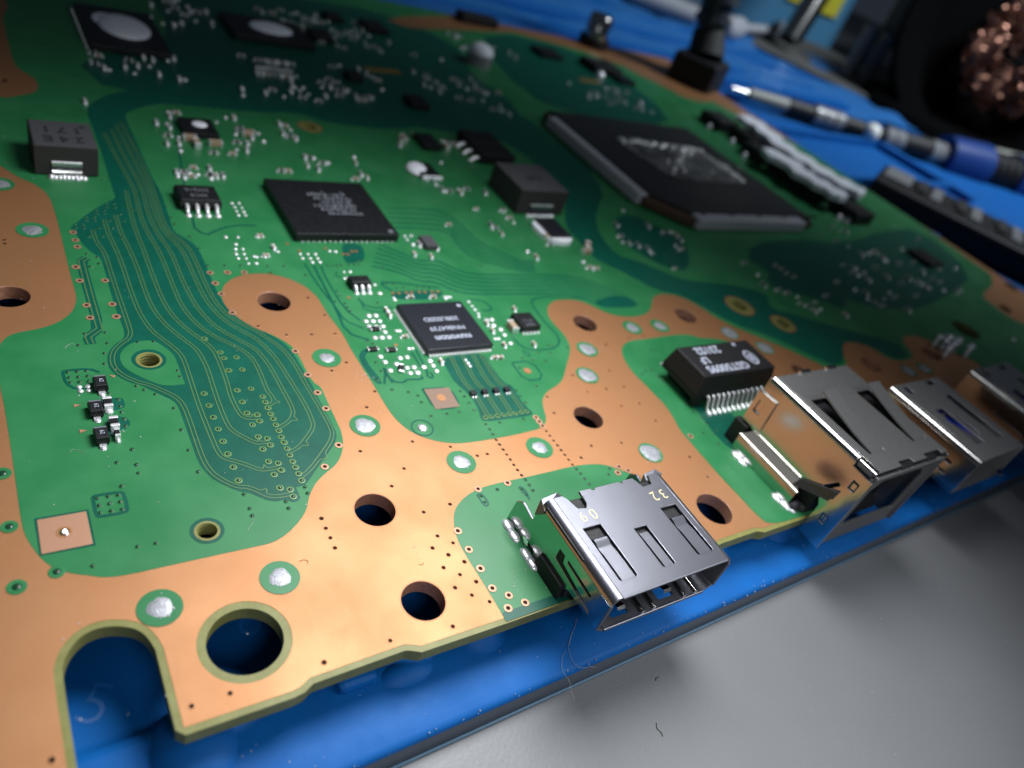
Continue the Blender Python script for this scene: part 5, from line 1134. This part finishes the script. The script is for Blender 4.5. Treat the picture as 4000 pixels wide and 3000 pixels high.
# ------------------------------------------------------------------ USB sockets
def usb(x0, label):
    x1, yf, yb, zt = x0 + 13.6, 20.0, 35.2, 6.9
    b = MB()
    r = .8
    ta, tb = x0 + 3.4, x0 + 9.6
    b.prism([(x0 + r, yf), (x1 - .2, yf), (x1 - .2, yb), (x0 + r, yb)], [rect(x0 + 2.3, x0 + 3.6, 33.2, 34.6), rect(x0 + 8.9, x0 + 11.0, 34.0, 34.9), rect(ta, ta + 2.2, 22.6, 29.5), rect(tb, tb + 1.8, 22.6, 31.5), rect(x0 + 6.2, x0 + 6.9, 24, 27.5)], .25, (0, 0, zt))
    b.strip(arc(x0 + r, zt - r, r, 180, 90), yf, yb, .25)
    lw = rect(yf, yb, .6, zt - r)
    b.prism([(-y, z) for y, z in lw], [[(-y, z) for y, z in rect(22.5, 28.5, 3.6, 4.2)], [(-y, z) for y, z in rect(22.3, 26, 2.0, 2.5)]], .25, (x0, 0, 0), (0, -1, 0), (0, 0, 1))
    b.prism(rect(yf, yb, .6, zt - .3), [], .25, (x1, 0, 0), (0, 1, 0), (0, 0, 1))
    b.prism(rect(x0, x1, yf, yb), [], .25, (0, 0, 1.0))
    b.prism([(x0, .6), (x1, .6), (x1, zt - .3), (x0, zt - .3)], [rect(x0 + 2, x0 + 5, 4.2, 6.0)], .25, (0, yb, 0), (-1, 0, 0), (0, 0, 1)) if False else b.box(x0 + .3, x1 - .3, yb - .3, yb, .6, zt - .4)
    u = b.build('usb_port', [STEELU, STEELM], pcb, smooth=35, label=label, bevel=.05)
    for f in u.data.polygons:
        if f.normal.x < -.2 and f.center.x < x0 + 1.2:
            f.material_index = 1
    MB().box(x0 + 1.6, x1 - 1.6, 21.2, 34, 4.4, 6.0).build('contact_tongue', BLUEP, u, bevel=.15)
    MB().box(x0 + 1, x1 - 1, 31, yb - .4, 1.2, 6.0).build('insulator', BLUEP, u, bevel=.15)
    for xa, wd_, ya in ((ta, 2.2, 29.2), (tb, 1.8, 31.2)):
        vs = [(x, y, z) for x in (xa + .25, xa + wd_ - .25) for y, z in ((22.6, zt - .02), (25, zt - .35), (ya - 1.2, zt - .9), (ya - .3, zt - .35))]
        MB().add(vs, [(i, i + 4, i + 5, i + 1) for i in range(3)]).build('spring_tongue', STEELD, u, smooth=60)
    b = MB().tube([(x1 - 1, yf - .1, 2.0), (x1 - .1, yf - .4, 1.3)], .3, 8)
    b.build('flared_corner', STEELM, u, smooth=60)
    return u
usb(105.2, 'silver socket with blue tongue next to the network socket')
usb(130.0, 'second silver socket with blue tongue at the picture edge')
b = MB()
for x, y, r1 in ((149, 47, 1.1), (151, 46, 1.0), (146.5, 45, .9), (153, 44, .8), (147.5, 48, .6)):
    b.tube([(x, y, 0), (x + .4, y + .3, 2.0)], r1 * .6, 10).dome(x + .4, y + .3, 1.9, r1, r1, 10, 3)
b.build('choke_coil', SOLDER, pcb, smooth=60, label='bright wound choke behind the second socket')

# ------------------------------------------------------------------ blue repair mat under the board
MZ = -4.1
mat_o = thing('repair_mat', 'blue silicone repair mat under the circuit board', 'repair mat', (0, 0, -6.4))
def madd(b, name, mats, **k):
    o = b.build(name, mats, None, **k)
    o.parent = mat_o
    o.matrix_parent_inverse = Matrix.Translation((0, 0, 6.4))
    return o
sl = .0135
def fy(x):
    return 19.15 + sl * (x - 19)
b = MB()
# cross section of the rim, swept along x with a slight slope
sec = [(-.42, -6.39), (-.22, -6.0), (-.12, -4.6), (.1, -4.22), (.5, -4.1), (7.2, -4.1), (8.0, -4.4), (8.6, -5.3), (9.4, -5.75), (160, -5.8), (160, -6.39)]
xs = [-160 + 20 * i for i in range(45)]
vs = [(x, fy(x) + dy, z) for x in xs for dy, z in sec]
n = len(sec)
fs = [(i * n + j, (i + 1) * n + j, (i + 1) * n + j + 1, i * n + j + 1) for i in range(len(xs) - 1) for j in range(n - 1)]
mi = [1 if j < 2 else 0 for i in range(len(xs) - 1) for j in range(n - 1)]
b.add(vs, fs)
b.m = mi
madd(b, 'mat_body', [MATB, MATS_], smooth=50)
b = MB()
b.tube([(-160, fy(-160) - .55, -6.25), (700, fy(700) - .55, -6.25)], .16, 8)
madd(b, 'lip', mat('pale_blue_lip', (.075, .15, .23), .5), smooth=60)
def rib(pts, wd, z0, z1, name='raised_rib'):
    b = MB()
    c = chaikin(pts, 2, False)
    a1, a2 = offset(c, wd / 2), offset(c, -wd / 2)
    b.prism(a1 + a2[::-1], [], z1 - z0, (0, 0, z1))
    return madd(b, name, MATB, bevel=.45)
# ribs between the numbered compartments
for x, y, r_, h_ in ((8.9, 24.6, 3.7, 2.9), (13.6, 24.4, 3.0, 1.7), (33.5, 26.6, 3.3, 3.2), (55.0, 26.6, 3.3, 3.2), (76.5, 26.6, 3.3, 3.2), (98.0, 26.6, 3.3, 3.2)):
    b = MB()
    b.dome(x, y, -5.9, r_, h_, 24, 6, ry=r_ * 1.1)
    madd(b, 'rounded_bump', MATB, smooth=70)
for y in (60, 95, 130, 165, 195):
    rib([(-60, y), (120, y), (300, y)], 4, -5.9, -2.9)
b = MB()
b.box(19.6, 23.0, 24.6, 27.0, -5.5, -3.3)
madd(b, 'tab', MATB, bevel=.5)
b = MB()
b.dome(25.6, 24.6, -5.4, 3.2, 1.9, 24, 6, ry=1.7)
madd(b, 'tab_mound', MATB, smooth=70)
# embossed compartment numbers
NUM = mat('embossed_number', (0.003, 0.092, 0.325), .5)
for s, x, y in (('5', 3.6, 31.0), ('6', 15.7, 34.2), ('4', -17.0, 34.0)):
    o = text(s, x, y, -5.78, 4.6, NUM, None, rz=-.54, name='number', bold=-.06, depth=.05)
    o.parent = mat_o
    o.matrix_parent_inverse = Matrix.Translation((0, 0, 6.4))
# far part of the mat, with long moulded trays beyond the board
b = MB()
b.box(-160, 520, 178, 330, -6.39, -5.0)
b.box(212, 520, 18.9 + 5, 178, -6.39, -5.0)
madd(b, 'mat_far_sheet', MATB, bevel=.4)
for y0_, y1_, z in ((216, 224, -2.0), (236, 242, -3.0), (262, 270, -2.5), (292, 296, -3.0)):
    rib([(-60, y0_ + 4), (120, y0_ + 4), (330, y0_ - 10)], y1_ - y0_, -5.2, z)
rib([(300, 120), (300, 190)], 5, -5.2, -2.5)
b = MB()
rn = random.Random(3)
nx, ny = 60, 30
from mathutils import noise
vs = []
for i in range(nx):
    for j in range(ny):
        x, y = 60 + i * 6.2, 222 + j * 5.0 - i * .6
        vs.append((x, y, -4.4 + 3.0 * noise.noise(Vector((x * .018, y * .05, 1.3))) + 1.4 * noise.noise(Vector((x * .06, y * .09, 4)))))
b.add(vs, [(i * ny + j, (i + 1) * ny + j, (i + 1) * ny + j + 1, i * ny + j + 1) for i in range(nx - 1) for j in range(ny - 1)])
madd(b, 'wrinkled_sheet', mat('light_blue_silicone', (0.012, 0.12, 0.36), .55), smooth=80)
# ------------------------------------------------------------------ things beyond the board
# precision screwdriver lying on the mat
A, B = Vector((236, 192.5, -1.0)), Vector((372, 138, -1.0))
drv = thing('screwdriver', 'precision screwdriver with black, clear and navy barrel lying on the mat', 'screwdriver', tuple(A))
def seg(t0, t1, r0, r1, m, name):
    b = MB()
    p0, p1 = A.lerp(B, t0), A.lerp(B, t1)
    b.tube([p0, p1], [r0, r1], 18)
    o = b.build(name, m, None, smooth=40)
    o.parent = drv
    o.matrix_parent_inverse = Matrix.Translation(-A)
    return o
seg(0, .055, .9, 1.3, STEELM, 'tip')
seg(.05, .17, 2.3, 2.7, OFFWHITE, 'collar')
seg(.17, .25, 3.2, 3.2, BLACKP, 'barrel')
for i in range(3):
    seg(.25 + i * .032, .278 + i * .032, 3.9, 3.9, CLEAR, 'clear_ring')
seg(.346, .41, 3.3, 3.3, BLACKP, 'barrel')
seg(.40, .48, 3.0, 3.0, BLACKP, 'barrel')
for i in range(2):
    seg(.485 + i * .034, .515 + i * .034, 4.2, 4.2, CLEAR, 'clear_ring')
seg(.553, .64, 4.3, 4.6, BLACKP, 'barrel')
for i in range(2):
    seg(.645 + i * .03, .672 + i * .03, 4.7, 4.7, CLEAR, 'clear_ring')
seg(.70, .84, 8.2, 9.4, NAVY, 'grip')
for i in range(4):
    seg(.84 + i * .03, .862 + i * .03, 8.0, 8.0, BLACKP, 'grip_groove')
seg(.955, 1.25, 9.4, 9.0, NAVY, 'handle')
b = MB()
b.dome(0, 0, 0, 3.6, 3.6, 16, 6)
b.v = b.v + []
o = MB().tube([(0, 0, -3.4), (0, 0, -2.4), (0, 0, 0), (0, 0, 2.4), (0, 0, 3.4)], [1.2, 2.8, 3.6, 2.8, 1.2], 18).build('bead', PEARL, None, smooth=80)
o.location = A.lerp(B, .435) + Vector((-1.0, -2.5, .6))
tag(o, 'small round white bead beside the screwdriver barrel', 'bead')
# off-white pen behind the screwdriver
o = MB().tube([(362, 156, 0), (372, 152, 1), (395, 146, 1), (470, 122, 1)], [2, 5, 5.6, 5.6], 16).build('white_pen', OFFWHITE, None, smooth=50)
tag(o, 'off-white pen lying behind the screwdriver handle', 'pen')
# black case with grey windows along the right of the board
P0, P1 = Vector((222.0, 114.5, 0)), Vector((250, 56, 0))
dv = (P1 - P0).normalized()
nv = Vector((-dv.y, dv.x, 0))
case = thing('bit_case', 'long black bit case with a row of grey windows right of the board', 'tool case', (P0.x, P0.y, -5.0))
def cpart(b, name, m, **k):
    o = b.build(name, m, None, **k)
    o.parent = case
    o.matrix_world = Matrix(((dv.x, nv.x, 0, P0.x), (dv.y, nv.y, 0, P0.y), (0, 0, 1, -5.0), (0, 0, 0, 1)))
    o.matrix_parent_inverse = Matrix.Identity(4)
    M_ = Matrix.Rotation(math.atan2(dv.y, dv.x), 4, 'Z')
    o.matrix_basis = M_
    return o
CASEG = mat('grey_window', (.19, .195, .205), .5)
b = MB()
b.box(-2, 170, 0, 26, 0, 8.0)
cpart(b, 'case_body', BLACKP, bevel=1.2)
for i in range(9):
    b = MB()
    w0 = 1.0 + i * 12.5
    if i == 0:
        b.box(-.5, 8.0, 8, 24, 8.0, 8.5)
    else:
        b.box(w0 + 1, w0 + 4.2, 7, 24, 8.0, 8.5)
    cpart(b, 'window', CASEG, bevel=.2)
    b = MB()
    b.box(w0 + 9.0, w0 + 12.0, 8, 12.5, 8.0, 9.0).box(w0 + 9.0, w0 + 12.0, 17, 22, 8.0, 9.0).tube([(w0 + 7.6, 15, 8.2), (w0 + 12, 15, 8.2)], 1.0, 8)
    cpart(b, 'bit', DARKFER, bevel=.3)
# black stand with a metal stem at the far corner of the board
b = MB()
b.box(-9, 9, -8, 8, -5, 9)
st_ = b.build('clamp_stand', BLACKP, None, bevel=1.2)
st_.location = (209, 187, 0)
st_.rotation_euler = (0, 0, .5)
tag(st_, 'black clamp block with a smoky grey stem at the far board corner', 'clamp')
MB().tube([(0, 0, 9), (1, 1, 12), (2, 3, 17)], [6.5, 6.0, 5.2], 14).build('collar', DARKFER, st_, smooth=50)
b = MB().tube([(2, 3, 17), (3, 5, 30), (4, 6, 60)], [5.2, 5.6, 6.2], 12)
for i in range(6):
    b.tube([(2 + i * .3, 3 + i * .4, 19 + i * 6), (2.2 + i * .3, 3.3 + i * .4, 21 + i * 6)], 6.4, 12)
b.build('stem', mat('smoked_plastic', (.03, .042, .06), .3, bump=.5, bscale=.3, col2=(.07, .08, .09), nscale=.12), st_, smooth=50)
# cotton swab and white cable behind it
o = MB().tube([(286, 318, 1), (312, 296, 1)], [5, 4.4], 14).build('white_tube', COTTON, None, smooth=60)
tag(o, 'white soft tube lying left of the clamp stem', 'tube')
b = MB()
b.tube([(326, 287, 1), (331, 289, 1), (345, 296, 1), (352, 299, 1)], [3.5, 6.0, 5.6, 3.0], 14).tube([(352, 299, 1), (400, 316, 1)], 2.4, 10).tube([(396, 315, 1), (402, 317, 1), (412, 321, 1), (418, 323, 1)], [2.6, 5.0, 5.0, 2.0], 14)
o = b.build('cotton_swab', COTTON, None, smooth=60)
tag(o, 'cotton swab with fluffy white ends on the far mat', 'cotton swab')
# grey cloth strip beyond the mat
b = MB()
pts = [(330, 322), (356, 291), (364, 262), (392, 218), (470, 200), (560, 250), (560, 330), (430, 350)]
b.prism(chaikin(pts, 2), [], 1.0, (0, 0, -3.4))
o = b.build('grey_cloth', GREYCL, None, bevel=.3)
tag(o, 'rumpled grey cloth lying beyond the blue mat', 'cloth')
# light blue parts bin with a yellow label
bn = thing('parts_bin', 'light blue plastic bin with a yellow label behind the cloth', 'bin', (440, 380, -6.4))
d1 = Vector((0.77, -0.64, 0))
d2 = Vector((0.64, 0.77, 0))
def wbox(c, hw, hd, z0, z1, name, m, par, bevel=1.0):
    b = MB().box(-hw, hw, -hd, hd, z0, z1)
    o = b.build(name, m, None, bevel=bevel)
    o.parent = par
    o.location = Vector(c) - par.location
    o.rotation_euler = (0, 0, math.atan2(d1.y, d1.x))
    return o
wbox((432, 392, -6.4), 75, 20, 0, 75, 'bin_wall', BINBLUE, bn)
wbox((352, 405, -6.4), 18, 30, 0, 60, 'side_panel', mat('dark_teal_plastic', (.008, .035, .05), .5), bn)
o = wbox((457.5, 343.0, -6.4), 17, .6, 20.5, 52, 'label_plate', YELLOW, bn, .2)
b = MB().prism(circle((0, 0, 7), 24), [], .3, (0, 0, 0), (1, 0, 0), (0, 0, 1))
k = b.build('label_symbol', PRINTD, o)
k.location = (0, -.9, 36)
# leaning metal tube and dark vice behind
o = MB().tube([(385, 292, 2), (402, 300, 40), (425, 312, 90)], [6.5, 7, 7.5], 18).build('metal_tube', STEELM, None, smooth=50)
tag(o, 'leaning grey metal tube in front of the blue bin', 'tube')
b = MB()
b.tube([(420, 270, -5), (424, 272, 22)], [4.5, 5], 14).tube([(428, 264, -5), (432, 266, 22)], [3.5, 4], 14)
o = b.build('clear_bottle_pair', CLEAR, None, smooth=50)
tag(o, 'pair of clear tubes standing on the grey cloth', 'tube')
o = MB().box(470, 590, 240, 300, 18, 90).build('black_housing', mat('dark_housing', (.012, .014, .018), .5), None, bevel=4)
tag(o, 'dark housing above the clear tubes in the background', 'housing')
# tip cleaner: black holder with a ball of copper shavings
HC = Vector((440, 196, -6.4))
hold = thing('tip_cleaner', 'black soldering tip cleaner holding a ball of copper shavings', 'tip cleaner', tuple(HC))
BLK = mat('holder_black', (.0012, .0012, .0014), .9, spec=0.05)
b = MB()
axis = Vector((-.80, -.50, .33)).normalized()
ctr = Vector((0, 0, 44))
rings = [(-46, 20), (-44, 44), (-20, 60), (8, 64), (14, 62), (10, 52), (-6, 46), (-12, 5)]
a1 = axis.cross(Vector((0, 0, 1))).normalized()
a2 = a1.cross(axis)
vs, fs = [], []
n = 40
for d, r in rings:
    for i in range(n):
        an = 2 * math.pi * i / n
        vs.append(ctr + axis * d + (a1 * math.cos(an) + a2 * math.sin(an)) * r)
for k in range(len(rings) - 1):
    for i in range(n):
        fs.append((k * n + i, k * n + (i + 1) % n, (k + 1) * n + (i + 1) % n, (k + 1) * n + i))
b.add(vs, fs)
b.tube([(0, 0, 0), (0, 0, 6)], [66, 62], 36)
o = b.build('holder', BLK, None, smooth=50)
o.parent = hold
b = MB()
rw = random.Random(9)
wc = ctr + axis * 2 + a1 * (0) + a2 * (0)
for _ in range(240):
    th, ph = rw.uniform(0, math.pi * 2), math.acos(rw.uniform(-1, 1))
    R2 = 27 * rw.uniform(.80, 1.02)
    c0 = wc + Vector((math.sin(ph) * math.cos(th), math.sin(ph) * math.sin(th), math.cos(ph))) * R2
    e1 = Vector((rw.uniform(-1, 1), rw.uniform(-1, 1), rw.uniform(-1, 1))).normalized()
    e2 = e1.cross(Vector((rw.uniform(-1, 1), rw.uniform(-1, 1), rw.uniform(-1, 1)))).normalized()
    rr = rw.uniform(2.0, 4.0)
    pts = []
    for i in range(14):
        an = i * .75
        pts.append(c0 + (e1 * math.cos(an) + e2 * math.sin(an)) * rr + e1.cross(e2) * (i * .35 - 2.4))
    b.tube(pts, .55, 5, cap=False)
o = b.build('copper_shavings', WOOLC, None, smooth=60, kind='stuff')
o.parent = hold
# ------------------------------------------------------------------ lint and specks
def fibre(pts, r, m, label):
    b = MB().tube([p for p in chaikin3(pts)], r, 5)
    tag(b.build('lint_fibre', m, None, smooth=80), label, 'lint', 'loose fibres and hairs')
def chaikin3(pts, it=3):
    for _ in range(it):
        out = [pts[0]]
        for a, b_ in zip(pts, pts[1:]):
            out += [tuple(a[i] * .75 + b_[i] * .25 for i in range(3)), tuple(a[i] * .25 + b_[i] * .75 for i in range(3))]
        pts = out + [pts[-1]]
    return pts
z1 = MZ + .12
fibre([(42.07, 22.76, -4.0), (41.27, 22.01, -4.0), (40.77, 21.69, -4.0), (40.28, 20.39, -4.0), (40.42, 19.61, -4.0), (40.93, 19.18, -4.0), (41.62, 19.17, -4.0), (42.1, 18.87, -4.0)], 0.015, DUST, 'pale lint thread curling over the mat rim below the display socket')
fibre([(40.38, 21.33, -4.0), (39.54, 20.9, -4.0), (38.7, 19.65, -4.0), (38.99, 18.73, -4.0), (38.54, 17.98, -4.0), (38.34, 17.03, -4.0)], 0.014, DUST, 'long pale lint thread hanging from the mat rim onto the desk')
fibre([(43.34, 23.76, -4.0), (42.51, 22.99, -4.0), (41.61, 22.4, -4.0), (40.93, 21.63, -4.0)], 0.02, DUST, 'short tangled lint just under the display socket')
fibre([(46.31, 12.91, -6.35), (45.97, 12.48, -6.35), (46.2, 12.04, -6.35), (46.08, 11.69, -6.35)], 0.035, HAIR, 'short dark hair on the grey desk')
fibre([(49.11, 16.24, -6.35), (49.25, 16.51, -6.35), (49.65, 16.42, -6.35)], 0.035, HAIR, 'tiny dark curl on the grey desk')
fibre([(19.23, 34.98, 0.05), (19.73, 35.01, 0.05), (19.99, 34.75, 0.05), (19.74, 34.46, 0.05)], 0.018, HAIR, 'fine brown hair on the bare copper')
fibre([(28.92, 31.64, 0.05), (29.21, 31.52, 0.05), (29.43, 31.74, 0.05)], 0.018, HAIR, 'tiny brown hair on the copper beside the round hole')
fibre([(4.74, 51.05, 0.05), (4.99, 51.34, 0.05), (5.31, 51.2, 0.05), (5.9, 50.79, 0.05)], 0.014, DUST, 'thin pale fibre on the green area')
fibre([(6.1, 64.97, 0.06), (6.34, 65.39, 0.06), (6.76, 65.61, 0.06), (7.03, 65.43, 0.06)], 0.02, DUST, 'short pale fibre beside the two trace ends')
fibre([(16.96, 40.44, 0.05), (16.88, 39.81, 0.05), (16.39, 39.44, 0.05), (16.2, 39.11, 0.05)], 0.016, DUST, 'pale fibre near the threaded hole')
b = MB()
for _ in range(240):
    x, y = random.uniform(5, 150), random.uniform(-25, 18)
    s = random.choice((.03, .04, .05, .07))
    b.dome(x, y, -6.4, s, s, 5, 2)
o = b.build('desk_specks', DUST, None)
o['kind'] = 'stuff'
b = MB()
for _ in range(170):
    x = random.uniform(-5, 130)
    y = fy(x) + random.choice((random.uniform(.3, 5), random.uniform(-.2, .2)))
    s = random.choice((.03, .045, .06, .08))
    b.dome(x, y, MZ - .02, s, s, 5, 2)
o = b.build('mat_specks', DUST, None)
o['kind'] = 'stuff'
b = MB()
for _ in range(320):
    x, y = random.uniform(0, 80), random.uniform(26, 110)
    s = random.choice((.02, .025, .035, .05))
    b.dome(x, y, .06, s * random.uniform(.6, 2), s * .5, 5, 2, ry=s)
for cx, cy, n_, sp_ in ((34.0, 56.5, 22, .5), (68.0, 58.5, 14, .6), (69.5, 56.8, 16, .5), (45.5, 31.8, 20, .9), (43, 29.5, 16, 1.0), (37.5, 27, 14, 1.2), (72.5, 33.0, 12, .7), (8.5, 53.0, 16, .35)):
    for _ in range(n_):
        s = random.uniform(.015, .05)
        b.dome(cx + random.gauss(0, sp_), cy + random.gauss(0, sp_), .06, s * random.uniform(.6, 2.4), s * .5, 5, 2, ry=s)
o = b.build('board_dust', mat('pale_dust', (.5, .5, .5), .8), pcb)
o['kind'] = 'stuff'
